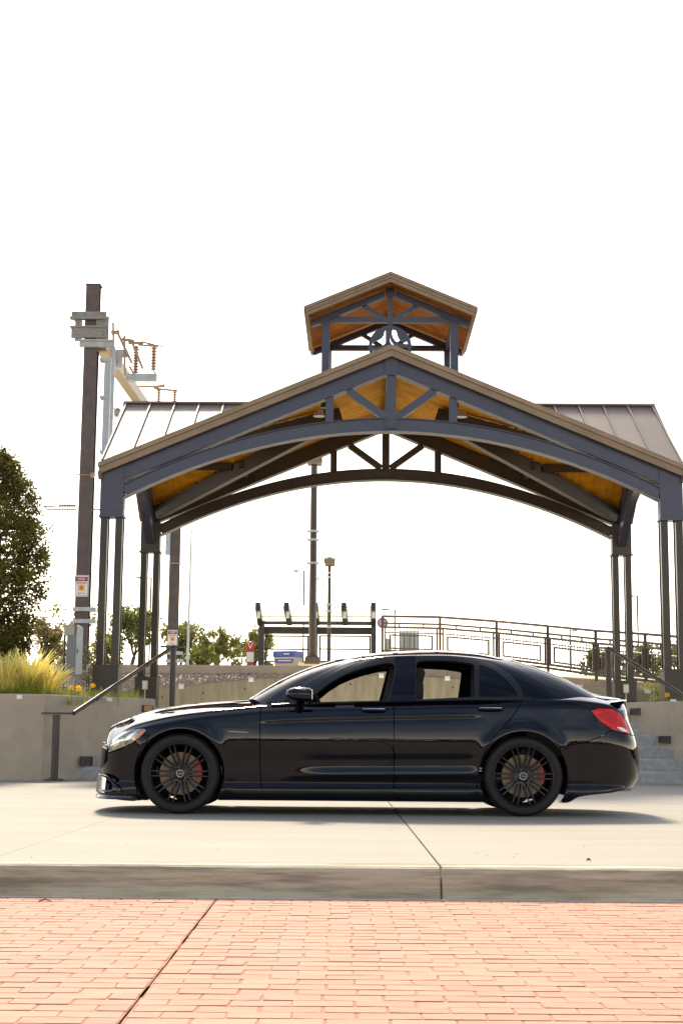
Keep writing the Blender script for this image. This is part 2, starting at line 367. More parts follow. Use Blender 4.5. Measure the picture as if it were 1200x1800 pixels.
LD=dens(LW);UD=dens(UW)
def ribbon(L,T,zb):
    m=MB(); vs=[];fs=[]
    for i,p in enumerate(L):
        d=(L[min(i+1,len(L)-1)]-L[max(0,i-1)]); d.z=0; d.normalize(); n=Vector((-d.y,d.x,0))
        for o,z in((0,zb if not callable(zb) else zb(p)),(0,p.z-.02),(.02,p.z),(T-.02,p.z),(T,p.z-.02),(T,zb if not callable(zb) else zb(p))): q=p+n*o; vs.append((q.x,q.y,z))
    for i in range(len(L)-1):
        for j in range(5): fs.append((i*6+j,(i+1)*6+j,(i+1)*6+j+1,i*6+j+1))
    fs+=[tuple(range(6)),tuple(range(len(vs)-6,len(vs)))]
    return m.add(vs,fs)
cw=thing('curved_wall','long curved stained concrete wall seen behind the car and through its windows','wall',(0,34,0))
child_at('wall_body',ribbon(LD,.22,1.0),concs,cw)
th=MB()
for i in range(3,len(LD)-2,3):
    p=(LD[i]+LD[i+1])/2
    for dz in(.22,.75):
        if p.z-dz>1.05: th.tube([(p.x,p.y-.004,p.z-dz),(p.x,p.y+.01,p.z-dz)],.022,8)
tag(child_at('tie_hole',th,mat('tie_hole',(.03,.03,.03),.9),cw),kind='stuff')
kw=thing('kerb_wall','low tan concrete wall above the gravel, in front of the shelter','wall',(0,38,0))
for a in range(0,len(UD)-1,6):
    seg=UD[a:a+7]; seg=[s.copy() for s in seg]
    d=(seg[-1]-seg[-2]).normalized(); seg[-1]-=d*.008
    child_at('wall_section',ribbon(seg,.3,1.6),conc,kw)
ci=0
for px,nm in((325,'left of the handrail post'),(440,'above the bonnet'),(670,'seen through the front door window'),(786,'seen through the rear door window'),(1019,'behind the boot'),(1139,'between the pillars on the right')):
    i=min(range(len(LD)),key=lambda k:abs(proj([LD[k]])[0][0]-px)); p=LD[i]; m=MB(); m.box(p.x-.055,p.x+.055,p.y-.03,p.y+.2,p.z-.07,p.z+.03)
    m.box(p.x-.035,p.x+.035,p.y-.04,p.y-.03,p.z-.05,p.z-.01)
    tag(obj('wall_clip',m,white,local=tuple(p)),'white metal clip on the curved wall top '+nm,'skate stop','white clips on the tops of the concrete walls')
# gravel between the walls
m=MB(); n=len(LD); UDr=[UD[int(i*(len(UD)-1)/(n-1))] for i in range(n)]; vs=[];K=6
def gr(i,t): a=LD[i]; b=UDr[i]; return Vector((a.x+(b.x-a.x)*t,a.y+.15+(b.y+.05-a.y-.15)*t,(a.z-.06)*(1-t)+(b.z-.22)*t))
for i in range(n):
    for k in range(K+1): vs.append(gr(i,k/K))
m.add(vs,[(i*(K+1)+k,(i+1)*(K+1)+k,(i+1)*(K+1)+k+1,i*(K+1)+k+1) for i in range(n-1) for k in range(K)])
gravm=mat('gravel',(.34,.27,.20),1,col2=(.14,.105,.075),var=.1,vscale=14,bump=.8,bscale=25)
struct('gravel_bank',m,gravm,fix=False)
m=MB(); r=random.Random(5)
for _ in range(15000):
    u=r.random()*(n-1.01); i=int(u); f=u-i; t=r.random()*.97+.01; p=gr(i,t)*(1-f)+gr(i+1,t)*f; s=r.uniform(.02,.05); a=r.random()*PI
    if not(-9<p.x<12): continue
    c,si=math.cos(a)*s,math.sin(a)*s; h=s*r.uniform(.6,1.1)
    m.add([(p.x+c,p.y+si,p.z),(p.x-si,p.y+c,p.z),(p.x-c,p.y-si,p.z),(p.x+si,p.y-c,p.z),(p.x+c*.3,p.y,p.z+h),(p.x-c*.4,p.y+si*.2,p.z+h*.9)],[(0,1,4),(1,5,4),(1,2,5),(2,3,5),(3,4,5),(3,0,4)])
tag(obj('gravel',m,mat('gravel_stones',(.46,.36,.26),.9,col2=(.16,.12,.085),var=.1,vscale=9,lo=.35,hi=.65),fix=False),'pinkish grey gravel bank between the curved wall and the upper kerb wall','gravel',kind='stuff')

# ================================================================== PAVILION
pv=thing('pavilion','open steel pavilion with blue-grey arched trusses, wooden ceiling and a small roof turret','pavilion',(.865,25.5,0),-.011)
HS=4.88; DP=4.9; SL=.42; ZT=7.535; SS=.627; ZS=7.03; YM=2.45
def zm(x): return ZT-SL*abs(x)
def zs_(y): return ZS-SS*abs(y-YM)
def xv(y): return max(0,(ZT-zs_(y))/SL)             # valley x for a given y
def yv(x): return max(0,(ZS-zm(x))/SS)              # valley |dy| for a given x
def ibeam(x,y,z0,z1,w=.135,d=.14,t=.016):
    m=MB(); m.box(x-w/2,x+w/2,y,y+d,z0,z1); m.box(x-w/2-.014,x+w/2+.014,y+d+.001,y+d+t,z0,z1); return m
for yf,front in((0,True),(DP,False)):
    stl=steel if front else steelb  # rear frame gets the darker brown copy: its shade is put into the colour
    Yb=yf-.0
    for s in(-1,1):
        x=s*HS
        m=MB(); m.box(x-.22,x+.22,yf-.1,yf+.32,.9,1.85); m.box(x-.235,x+.235,yf-.115,yf+.335,1.85,1.875); pl=obj('plinth',m,steelb,pv)
        for dx in(-.13,.13): obj('column',ibeam(x+dx,yf+.03,1.875,4.45,w=.125),steelc,pv)
        m=MB(); m.box(x-.222,x+.222,yf-.03,yf+.25,4.45,4.48); obj('collar',m,stl,pv)
        m=MB(); m.prism([(x-.2,4.48),(x+.2,4.48),(x+.2,zm(x+.2)-.13),(x-.2,zm(x-.2)-.13)],'y',yf,yf+.22); obj('post_head',m,stl,pv)
        # rafter
        def rz(xx): return ZT-.435-SL*abs(xx)
        xa=s*.12; xb=s*(HS-.2)
        m=MB(); m.prism([(xa,rz(xa)),(xb,rz(xb)),(xb,rz(xb)+.30),(xa,rz(xa)+.30)],'y',yf+.02,yf+.2); 
        o=obj('rafter',m,stl,pv)
        m=MB(); m.prism([(xa+s*.001,rz(xa)-.02),(xb-s*.001,rz(xb)-.02),(xb-s*.001,rz(xb)),(xa+s*.001,rz(xa))],'y',yf-.01,yf+.23); obj('flange',m,stl,o)
        # vertical strut, diagonal
        def at(xx): return 6.253-.0549*xx*xx
        m=MB(); m.box(s*1.09-.07,s*1.09+.07,yf+.03,yf+.17,at(1.09)-.01,rz(1.09)-.012); obj('strut',m,stl,pv)
        m=MB(); m.bar((s*.10,yf+.1,6.27),(s*.76,yf+.1,rz(.76)-.03),.13,.135,(0,1,0)); obj('diagonal_brace',m,stl,pv)
    # arch
    pts=[(-HS+.2+(2*HS-.4)*i/40,yf+.11,6.253-.0549*(-HS+.2+(2*HS-.4)*i/40)**2-.122) for i in range(41)]
    a=obj('arch_beam',MB().sweep(pts,.17,.205,(0,1,0)),stl,pv)
    pt2=[(p[0],p[1],p[2]-.112) for p in pts]; obj('flange',MB().sweep(pt2,.25,.02,(0,1,0)),stl,a)
    pt3=[(p[0],p[1],p[2]+.108) for p in pts]; obj('flange',MB().sweep(pt3,.25,.016,(0,1,0)),stl,a)
    m=MB(); m.box(-.078,.078,yf+.03,yf+.19,6.25,7.03); obj('king_post',m,stl,pv)
    m=MB(); m.box(-.118,.118,yf-.01,yf+.21,7.03,7.38); m.box(-.13,.13,yf-.02,yf+.22,7.02,7.035); obj('apex_block',m,stl,pv)
# small bolts / weld plate at the arch crown
m=MB(); m.box(-.1,.1,-.015,.0,6.06,6.24)
for bx in(-.07,.07):
    for bz in(6.1,6.2): m.tube([(bx,-.03,bz),(bx,-.01,bz)],.012,6)
obj('crown_plate',m,steel,pv)
# side frames (arch in the side planes) + side ridge beams
for s in(-1,1):
    x=s*HS
    pts=[(x,.22+(DP-.22)*i/24,5.62-.165*((.22+(DP-.22)*i/24)-2.56)**2) for i in range(25)]
    o=obj('side_arch',MB().sweep(pts,.16,.2,(1,0,0)),steel,pv)
    for sy,(ya,yb) in enumerate(((.22,2.38),(2.52,DP))):
        m=MB(); m.prism([(ya,zs_(ya)-.42),(yb,zs_(yb)-.42),(yb,zs_(yb)-.14),(ya,zs_(ya)-.14)],'x',x-.08,x+.08); obj('side_rafter',m,steel,pv)
    m=MB(); m.box(x-.06,x+.06,YM-.06,YM+.06,5.7,6.62); obj('side_king_post',m,steel,pv)
    m=MB(); m.box(min(s*1.0,s*4.78),max(s*1.0,s*4.78),YM-.07,YM+.07,ZS-.42,ZS-.16); obj('side_ridge_beam',m,steel,pv)
    for yc in(0.12,DP):
        dy=-1 if yc<1 else 1
        m=MB(); a=Vector((s*(HS-.15),YM+dy*2.25,zm(HS-.15)-.30)); b=Vector((s*.95,YM+dy*.1,zm(.95)-.32))
        m.bar(a,b,.15,.28); obj('valley_beam',m,steelb,pv)  # browner than the trusses, shade below the roof coloured in
    # purlin across each main slope
    for xx in(2.9,):
        for (q0,q1) in((.2,YM-yv(xx)+.05),(YM+yv(xx)-.05,DP)):
            if q1>q0+.1: m=MB(); m.bar((s*xx,q0,zm(xx)-.24),(s*xx,q1,zm(xx)-.24),.1,.16); obj('purlin',m,steelb,pv)
    # tie strut seen behind the arch, level cross piece in the side gable
    for dy in(-1,1):
        y=YM+dy*1.25; z=zs_(y)-.2; m=MB(); m.bar((s*4.8,y,z),(s*(xv(y)+.05),y,z),.1,.14); obj('side_purlin',m,steelb,pv)
m=MB(); m.box(-.075,.075,.22,DP,ZT-.38,ZT-.14); obj('ridge_beam',m,steel,pv)
# soffit planks
r=random.Random(3); OV=.10; pk=[]
ys_=-OV+.03
while ys_<DP+OV-.03:
    w=.138; ym_=ys_+w/2
    for s in(-1,1):
        xo=xv(ym_); xo=min(xo,5.0)
        if xo<4.9: pass
        x1=min(5.0,xo) if abs(ym_-YM)<2.55 else 5.0
        # main roof is the visible roof where it is the higher plane: |x| < valley
        x1=min(5.0,(ZT-zs_(ym_))/SL)
        if x1>.06:
            off=.115+r.random()*.004; m=MB()
            for (a,b) in((.02,x1),):
                vs=[(s*a,ys_+.004,zm(a)-off),(s*b,ys_+.004,zm(b)-off),(s*b,ys_+w-.003,zm(b)-off),(s*a,ys_+w-.003,zm(a)-off)]
                m.add(vs+[(p[0],p[1],p[2]+.02) for p in vs],[(0,1,2,3),(4,5,6,7),(0,1,5,4),(1,2,6,5),(2,3,7,6),(3,0,4,7)])
            pk.append(m)
    ys_+=w+.003
for s in(-1,1):
    x=1.05
    while x<5.0:
        w=.138; xm=x+w/2; dyv=yv(xm)
        for d in(-1,1):
            if dyv>.05:
                off=.115+r.random()*.004; y0,y1=YM+d*.02,YM+d*min(dyv,2.55); m=MB()
                vs=[(s*x,y0,zs_(y0)-off),(s*(x+w),y0,zs_(y0)-off),(s*(x+w),y1,zs_(y1)-off),(s*x,y1,zs_(y1)-off)]
                m.add(vs+[(p[0],p[1],p[2]+.02) for p in vs],[(0,1,2,3),(4,5,6,7),(0,1,5,4),(1,2,6,5),(2,3,7,6),(3,0,4,7)])
                pk.append(m)
        x+=w+.005
for m in pk: obj('ceiling_plank',m,wood,pv)
# roof deck (dark, between planks and metal)
m=MB(); N=24
def zr(x,y): return max(zm(x),zs_(y))
for s in(-1,1):
    for d in(-1,1):
        cor=[(0,YM),(s*5.02,YM),(s*5.02,YM+d*2.55),(0,YM+d*2.55)]
        V0=(0,YM,zm(0));V1=(s*(ZT-ZS)/SL,YM,ZS);V2=(s*5.02,YM+d*2.55,zm(5.02));V3=(0,YM+d*2.55,zm(0));V4=(s*5.02,YM,ZS)
        for poly in((V0,V1,V2,V3),(V1,V4,V2)):
            m.add([(p[0],p[1],p[2]-.085) for p in poly]+[(p[0],p[1],p[2]-.01) for p in poly],[tuple(range(len(poly))),tuple(range(len(poly),2*len(poly)))])
obj('roof_deck',m,steelb,pv,fix=False)
# standing seam roof: side slopes in strips (visible), main slopes in strips
def strip(pts,n_up=.012): 
    m=MB(); n=len(pts); return m.add([(p[0],p[1],p[2]) for p in pts]+[(p[0],p[1],p[2]+n_up) for p in pts],[tuple(range(n)),tuple(range(n,2*n))]+[(i,(i+1)%n,(i+1)%n+n,i+n) for i in range(n)])
sw=.47
for s in(-1,1):
    k=0; x1=5.06
    while x1>1.1:
        x0=max(x1-sw,(ZT-ZS)/SL)
        for d in(-1,1):
            ya0,ya1=min(yv(x0),2.57),min(yv(x1),2.57)
            p=strip([(s*x0,YM,ZS),(s*x1,YM,ZS),(s*x1,YM+d*ya1,zs_(YM+d*ya1)),(s*x0,YM+d*ya0,zs_(YM+d*ya0))])
            pn=obj('roof_panel',p,roofm,pv)
            sm=MB(); sm.bar((s*(x1-.0),YM+d*.02,ZS+.02),(s*(x1-.0),YM+d*ya1,zs_(YM+d*ya1)+.02),.022,.05); obj('roof_seam',sm,roofm,pn)
        x1-=sw
    y=-OV
    while y<DP+OV-.01:
        y2=min(y+sw,DP+OV); xa,xb=[min(5.06,(ZT-zs_(q))/SL) for q in(y,y2)]
        obj('roof_panel',strip([(0,y,ZT),(s*xa,y,zm(xa)),(s*xb,y2,zm(xb)),(0,y2,ZT)]),roofm,pv); y=y2
    # rake trim on the side gable, ridge cap
    for d in(-1,1):
        m=MB(); m.bar((s*5.09,YM,ZS-.03),(s*5.09,YM+d*2.552,zs_(YM+2.92)-.03),.06,.16); obj('rake_trim',m,roofm if d<0 else fascia,pv)
    m=MB(); m.box(min(s*1.0,s*5.12),max(s*1.0,s*5.12),YM-.07,YM+.07,ZS+.012,ZS+.05); obj('ridge_cap',m,roofm,pv)
# fascias front and back (two stepped boards)
for yf,d in((-OV,-1),(DP+OV,1)):
    for s in(-1,1):
        f=MB(); o0=0; 
        q=[(0,ZT+.012),(s*5.12,zm(5.12)+.012),(s*5.12,zm(5.12)-.075),(0,ZT-.075)]
        f.prism(q,'y',yf+d*.05,yf-d*.02); fo=obj('fascia_board',f,fascia,pv)
        f=MB(); q=[(0,ZT-.078),(s*5.10,zm(5.10)-.078),(s*5.10,zm(5.10)-.195),(0,ZT-.195)]
        f.prism(q,'y',yf+d*.02,yf-d*.03); obj('fascia_board',f,fascia,pv)
m=MB()
for s in(-1,1): m.box(min(s*5.07,s*5.13),max(s*5.07,s*5.13),-OV,DP+OV,5.12,5.28) if False else None
# electrical outlet boxes and conduits on the rear posts
for s in(-1,1):
    m=MB(); x=s*HS; m.box(x-.06,x+.05,DP-.17,DP-.1,1.62,1.80); m.tube([(x-.005,DP-.13,1.3),(x-.005,DP-.13,1.62)],.012,8)
    bx=obj('outlet_box',m,mat('cream_box',(.62,.58,.44),.5),pv)
    m=MB(); m.box(x-.05,x+.04,DP-.178,DP-.171,1.64,1.78); obj('outlet_cover',m,mat('clear_cover',(.75,.78,.62),.25),bx)
    # ceiling light under the roof
    m=MB(); m.lathe([(0,.12),(.07,.12),(.11,.0),(.0,-.01)],(s*1.3,1.0,zm(1.3)-.5),'z',14); obj('ceiling_lamp',m,galv,pv)
# ---- cupola
y0,y1=1.3,3.3; ZC=9.19; SC=.422
def zc(x): return ZC-SC*abs(x)
cp=[]
for yf in(y0,y1):
    for s in(-1,1):
        x=s*1.2; m=MB(); m.box(x-.075,x+.075,yf,yf+.15,zm(1.2)-.3,zc(1.28)-.16); obj('turret_post',m,steel,pv)
        m=MB(); m.prism([(s*.1,zc(.1)-.30),(s*1.47,zc(1.47)-.30),(s*1.47,zc(1.47)-.17),(s*.1,zc(.1)-.17)],'y',yf-.02 if yf==y0 else yf+.02,yf+.12); obj('turret_rafter',m,steel,pv)
        m=MB(); m.bar((s*.13,yf+.07,8.46),(s*.52,yf+.07,zc(.52)-.26),.08,.07,(0,1,0)); obj('turret_brace',m,steel,pv)
    m=MB(); m.box(-1.125,1.125,yf+.02,yf+.13,8.37,8.475); obj('turret_collar_beam',m,steel,pv)
    m=MB(); m.box(-.045,.045,yf+.02,yf+.12,8.475,8.9); obj('turret_king_post',m,steel,pv)
    m=MB(); m.prism([(-.085,8.86),(.085,8.86),(.085,9.0),(.0,9.04),(-.085,9.0)],'y',yf-.01,yf+.14); obj('turret_apex_block',m,steel,pv)
for s in(-1,1):
    m=MB(); m.box(s*1.2-.05,s*1.2+.05,y0+.15,y1,8.37,8.475); obj('turret_side_beam',m,steel,pv)
    y=.9
    while y<3.75:
        m=MB(); w=.136; vs=[(0,y,zc(0)-.115),(s*1.52,y,zc(1.52)-.115),(s*1.52,y+w,zc(1.52)-.115),(0,y+w,zc(0)-.115)]
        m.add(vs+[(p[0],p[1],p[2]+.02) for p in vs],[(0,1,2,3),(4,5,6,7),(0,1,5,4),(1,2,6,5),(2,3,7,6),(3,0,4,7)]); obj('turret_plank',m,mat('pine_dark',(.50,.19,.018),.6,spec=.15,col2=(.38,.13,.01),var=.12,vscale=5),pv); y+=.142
    y=.88
    while y<3.7:
        y2=min(y+.47,3.78); pn=obj('turret_roof_panel',strip([(0,y,ZC),(s*1.57,y,zc(1.57)),(s*1.57,y2,zc(1.57)),(0,y2,ZC)]),roofm,pv)
        sm=MB(); sm.bar((0,y2,ZC+.02),(s*1.585,y2,zc(1.585)+.02),.022,.05); obj('roof_seam',sm,roofm,pn); y=y2
    m=MB(); m.add([(0,.9,zc(0)-.09),(s*1.52,.9,zc(1.52)-.09),(s*1.52,3.75,zc(1.52)-.09),(0,3.75,zc(0)-.09)],[(0,1,2,3)]); obj('turret_deck',m,steelb,pv)
    for yf,d in((.88,-1),(3.78,1)):
        for a,b,o in((.012,.07,.0),(.073,.13,.03),(.133,.2,.055)):
            f=MB(); e=1.60-o; q=[(0,ZC+.012-(a-.012)),(s*e,zc(e)+.012-(a-.012)),(s*e,zc(e)+.012-(b-.012)),(0,ZC+.012-(b-.012))]
            f.prism(q,'y',yf+d*(.05-o*.6),yf-d*.02); obj('turret_fascia',f,fascia,pv)
    for o,z0_,z1_ in((0,-.06,.0),(.035,-.13,-.065),(.07,-.19,-.135)):
        m=MB(); e=1.60-o; m.box(min(s*e,s*(e-.025)),max(s*e,s*(e-.025)),.9,3.76,zc(e)+z0_,zc(e)+z1_); obj('turret_eave_trim',m,fascia,pv)
# emblem: ring with two sweeping bands between two filled leaves
em=thing('x',None,None); bpy.data.objects.remove(em)
ec=(0.0,y0-.06,7.88); U=.00214
def ez(pts): return [((a-605)*U,ec[2]+(341-b)*U) for a,b in pts]
m=MB(); R0,R1=.40,.335; n=40
vs=[];fs=[]
for k in range(n):
    a=2*PI*k/n
    for rr,yy in((R0,0),(R0,.05),(R1,.05),(R1,0)): vs.append((rr*math.cos(a),ec[1]+yy,ec[2]+rr*math.sin(a)))
for k in range(n):
    for j in range(4): fs.append((k*4+j,((k+1)%n)*4+j,((k+1)%n)*4+(j+1)%4,k*4+(j+1)%4))
m.add(vs,fs); em=obj('emblem_ring',m,steel,pv)
def arcpts(a0,a1,rr,k=12): return [(605+rr/U*math.cos(a0+(a1-a0)*i/k),341-rr/U*math.sin(a0+(a1-a0)*i/k)) for i in range(k+1)]
for pl in(arcpts(PI*.565,PI*.93,.35)+[(470,292),(505,283),(535,262),(552,235),(558,205)],
          arcpts(PI*.42,PI*.085,.35)+[(745,292),(700,290),(680,270),(668,235),(660,205)]):
    obj('emblem_leaf',MB().prism(ez(pl),'y',ec[1]+.005,ec[1]+.045),steel,em)
for pl in([(570,176),(600,176),(598,230),(603,290),(625,330),(600,350),(578,318),(568,270),(566,220)],
          [(600,176),(625,176),(620,220),(632,262),(655,292),(690,310),(765,318),(765,345),(700,342),(640,325),(610,290),(603,240)],
          [(600,300),(585,335),(540,362),(480,372),(445,366),(447,345),(500,345),(550,325),(578,290)]):
    obj('emblem_band',MB().prism(ez(pl),'y',ec[1]+.008,ec[1]+.042),steel,em)
m=MB(); m.box(-.045,.045,y0,y0+.06,8.2,8.37); obj('emblem_hanger',m,steel,pv)
# ================================================================== CAR
CY=13.45; CO=Vector((.10,CY,0))
paint=mat('black_paint',(.0018,.0020,.0065),.018,coat=0,spec=.38)
gap=mat('gap_dark',(.004,.004,.004),.8)
trim=mat('window_trim',(.010,.010,.010),.28)
rubber=mat('rubber',(.009,.007,.005),.7,bump=.1,bscale=200)
rimm=mat('wheel_black',(.012,.011,.013),.32)
chrome=mat('chrome',(.75,.75,.76),.12,metal=1)
discm=mat('brake_disc',(.13,.10,.07),.30,metal=.5,var=.05,vscale=30)
redm=mat('caliper_red',(.25,.004,.004),.3)
interm=mat('cabin_black',(.012,.011,.011),.7)
lensr=mat('tail_lens',(.80,.010,.010),.16,col2=(.50,.005,.006),var=0,vscale=22,spec=.4)
lensh=mat('head_lens',(.50,.48,.40),.12,col2=(.14,.13,.11),var=0,vscale=11,coat=1,metal=.5)
amber=mat('amber_reflector',(.60,.16,.10),.2,coat=1)
silver=mat('silver_trim',(.55,.55,.58),.2,metal=.9)
graphite=mat('graphite',(.05,.05,.055),.25,coat=1)

def spl(xs,ys):
    xs=np.array(xs,float);ys=np.array(ys,float);n=len(xs);h=np.diff(xs);d=np.diff(ys)/h;m=np.zeros(n)
    for i in range(1,n-1):
        if d[i-1]*d[i]>0: w1=2*h[i]+h[i-1];w2=h[i]+2*h[i-1];m[i]=(w1+w2)/(w1/d[i-1]+w2/d[i])
    m[0]=d[0];m[-1]=d[-1]
    def f(x):
        x=np.clip(x,xs[0],xs[-1]);i=np.clip(np.searchsorted(xs,x)-1,0,n-2);t=(x-xs[i])/h[i]
        return (2*t**3-3*t**2+1)*ys[i]+(t**3-2*t**2+t)*h[i]*m[i]+(-2*t**3+3*t**2)*ys[i+1]+(t**3-t**2)*h[i]*m[i+1]
    return f
def catmull(ctrl,N,k=1.0):
    C=np.array(ctrl,float); C=np.vstack([2*C[0]-C[1],C,2*C[-1]-C[-2]]); n=len(C)-3; out=[]
    for u in np.linspace(0,n,N):
        i=min(int(u),n-1);t=u-i;a,b,c,d=C[i:i+4]
        out.append(.5*((2*b)+(c-a)*t+(2*a-5*b+4*c-d)*t*t+(3*b-a-3*c+d)*t**3))
    return np.array(out)
def pxz(pts,Y):
    a=[P(x,y,Y) for x,y in pts]; return [p.x for p in a],[p.z for p in a]
def smooth01(x): x=np.clip(x,0,1); return x*x*(3-2*x)

# plan of the body at its widest level: (x, half width)
plan=[(-2.120,0),(-2.110,.25),(-2.075,.50),(-2.00,.68),(-1.88,.795),(-1.70,.862),(-1.45,.893),(-1.1,.905),(-.6,.905),(0,.905),(.6,.905),(1.2,.912),(1.6,.915),(1.95,.895),(2.2,.855),(2.37,.79),(2.50,.68),(2.585,.5),(2.625,.25),(2.635,0)]
NT=420
pl=catmull(plan,2400); seg=np.r_[0,np.cumsum(np.hypot(*np.diff(pl,axis=0).T))]
u=np.linspace(0,seg[-1],NT); PX=np.interp(u,seg,pl[:,0]); PW=np.interp(u,seg,pl[:,1])
tx=np.gradient(PX,u);ty=np.gradient(PW,u);L_=np.hypot(tx,ty);tx/=L_;ty/=L_
NX=-ty;NY=tx            # outward normal (towards the near side for y'>0)
# heights
zs_x,zs_z=pxz([(180,1303),(190,1296),(204,1287),(225,1277),(257,1268),(312,1257),(368,1250),(418,1245),(462,1241),(560,1237),(690,1234),(830,1231),(920,1230),(1000,1231),(1050,1235),(1090,1242),(1104,1248)],12.62)
fzs=spl(zs_x,zs_z)
zc_x,zc_z=pxz([(180,1290.5),(197,1276),(225,1263),(257,1252),(312,1241),(368,1235),(418,1232.5),(470,1230),(985,1207),(994,1207.5),(1015,1214),(1040,1220),(1082,1227),(1096,1229)],13.40)
fzc=spl(zc_x,zc_z)
zb=spl([-2.15,-1.75,-1.6,1.9,2.0,2.3,2.64],[.135,.10,.115,.115,.165,.20,.25])
XW=(-1.333,1.537); ZW=.333; RA=.372
def dside(x,z):
    # inset of the body side from its widest plan line
    zs=fzs(x)
    # chassis skirt, tuck, lower crease, belly, shoulder
    a=smooth01((x+.55)/.5)*(1-smooth01((x-1.02)/.22))      # lower crease strength along the doors
    cz=.372+.012*(x)                                     # crease height rises slightly rearwards
    base=spl([.08,.115,.135,.20,.235,.26,.30,.45,.62,.70,.80,.90,1.05,1.3],[.075,.06,.024,.016,.022,.040,.036,.022,.000,.0035,.0135,.026,.05,.1])(z)
    cre=spl([-.3,-.09,-.065,-.042,.04,.08,.13,.4],[0,0,-.005,-.0115,.0035,.004,0,0])(z-cz)*a
    # feature line through the door handles: falls to the rear of nothing in front of it
    fz=fzs(x)-.145-.02*(x-.0)*0
    b=smooth01((x+.78)/.35)*(1-smooth01((x-.95)/.35))
    fl=spl([-.5,-.12,-.03,0.0,.016,.05,.12,.4],[0,0,.0015,.0035,-.0025,-.001,0,0])(z-fz)*b
    # wheel arch flares
    fr=0
    for xw in XW:
        r=np.hypot(x-xw,z-ZW); fr=fr-.014*np.exp(-((r-RA-.01)/.055)**2)*(z>ZW-.25)+ .0*r
    top=(.055-.030*smooth01((x-1.1)/.5))*smooth01((z-(zs-.075))/.075)**1.5
    # front and rear fender shoulders
    return base+cre+fl+fr+top
fdf=spl([.08,.13,.15,.22,.30,.38,.50,.58,.63,.67,.72,.80],[.05,.010,.0,.012,.018,.014,.020,.030,.048,.078,.12,.2])
fdr=spl([.1,.2,.26,.33,.38,.46,.56,.66,.72,.80,.90,.98,1.02,1.1],[.20,.12,.05,.012,.005,.002,.010,.035,.055,.085,.105,.115,.12,.13])
NV=84
v=np.linspace(0,1,NV)
ZB=zb(PX)[:,None]; ZSm=fzs(PX)[:,None]
Z=ZB+(ZSm-ZB)*v[None,:]
Xg=np.repeat(PX[:,None],NV,1)
front=(PX<0)[:,None]
wn=(NX**2)[:,None]; ws=1-wn
topn=.03*smooth01((Z-(ZSm-.05))/.05)**1.5
D=ws*dside(Xg,Z)+wn*np.where(front,fdf(Z),fdr(Z))+wn*np.where(front,topn,.0)
BX=Xg-NX[:,None]*D; BY=PW[:,None]-NY[:,None]*D
BY=np.maximum(BY,0)
# deck
ND=26; s=np.linspace(0,1,ND+1)[1:]
tx0=BX[:,-1:];ty0=BY[:,-1:];tz0=Z[:,-1:]
DX=np.repeat(tx0,ND,1); DYy=ty0*(1-s)[None,:]
crown=np.maximum(fzc(tx0)-tz0,0.0)
DZ=tz0+crown*(1-(1-s[None,:])**2.3)
# two ridges on the bonnet
br=np.exp(-((DYy-.42)/.05)**2)*.010*smooth01((DX+1.95)/.4)*(1-smooth01((DX+.85)/.2))
DZ=DZ+br
GXa=np.hstack([BX,DX]);GYa=np.hstack([BY,DYy]);GZa=np.hstack([Z,DZ])
def grid_mesh(X,Y,Zz):
    """world-space vertices with the near side at smaller world y; returns V,N,F,index grid"""
    V=np.stack([X,CY-Y,Zz],-1)
    du=np.gradient(V,axis=0);dv=np.gradient(V,axis=1);N=np.cross(du,dv); l=np.linalg.norm(N,axis=-1,keepdims=True)
    bad=l[...,0]<1e-9; l[l<1e-9]=1; N/=l
    # outward check
    return V,N
V,N=grid_mesh(GXa,GYa,GZa)
if N[NT//2,NV//2,1]>0: N=-N
# fill degenerate normals from neighbours along t
def fixn(V,N,row0=None):
    N=N.copy(); N[0,:,1]=0;N[-1,:,1]=0
    l=np.linalg.norm(N,axis=-1,keepdims=True); l[l<1e-6]=1; return N/l
N=fixn(V,N)
def quads(a,b,c,d,W_):
    i,j=np.meshgrid(np.arange(a,b),np.arange(c,d),indexing='ij'); i=i.ravel();j=j.ravel()
    return np.stack([i*W_+j,(i+1)*W_+j,(i+1)*W_+j+1,i*W_+j+1],1)
Wd=V.shape[1]
VB=V.reshape(-1,3);NB_=N.reshape(-1,3)
PXB=proj(VB)
def sd_poly(pts,Q):
    A=np.array(pts,float);B=np.roll(A,-1,0); d=np.full(len(Q),1e9); ins=np.zeros(len(Q),bool)
    for a,b in zip(A,B):
        e=b-a;w=Q-a;t=np.clip((w@e)/(e@e),0,1); dd=np.hypot(*(w-t[:,None]*e).T); d=np.minimum(d,dd)
        c=((a[1]>Q[:,1])!=(b[1]>Q[:,1])); 
        with np.errstate(divide='ignore',invalid='ignore'): xx=(b[0]-a[0])*(Q[:,1]-a[1])/(b[1]-a[1])+a[0]
        ins^=c&(Q[:,0]<xx)
    return np.where(ins,-d,d)
def rnd(pts,k=6):
    """closed smooth polygon through pts"""
    P_=np.array(pts,float);n=len(P_);o=[]
    for i in range(n):
        a,b,c,d=P_[i-1],P_[i],P_[(i+1)%n],P_[(i+2)%n]
        for t in np.linspace(0,1,k,endpoint=False): o.append(.5*((2*b)+(c-a)*t+(2*a-5*b+4*c-d)*t*t+(3*b-a-3*c+d)*t**3))
    return o
class Surf:
    def __init__(s,V,N,F,fields=None): s.V=V;s.N=N;s.F=[tuple(f) for f in F]
    def copy(s): q=Surf(s.V,s.N,[]);q.F=list(s.F);return q
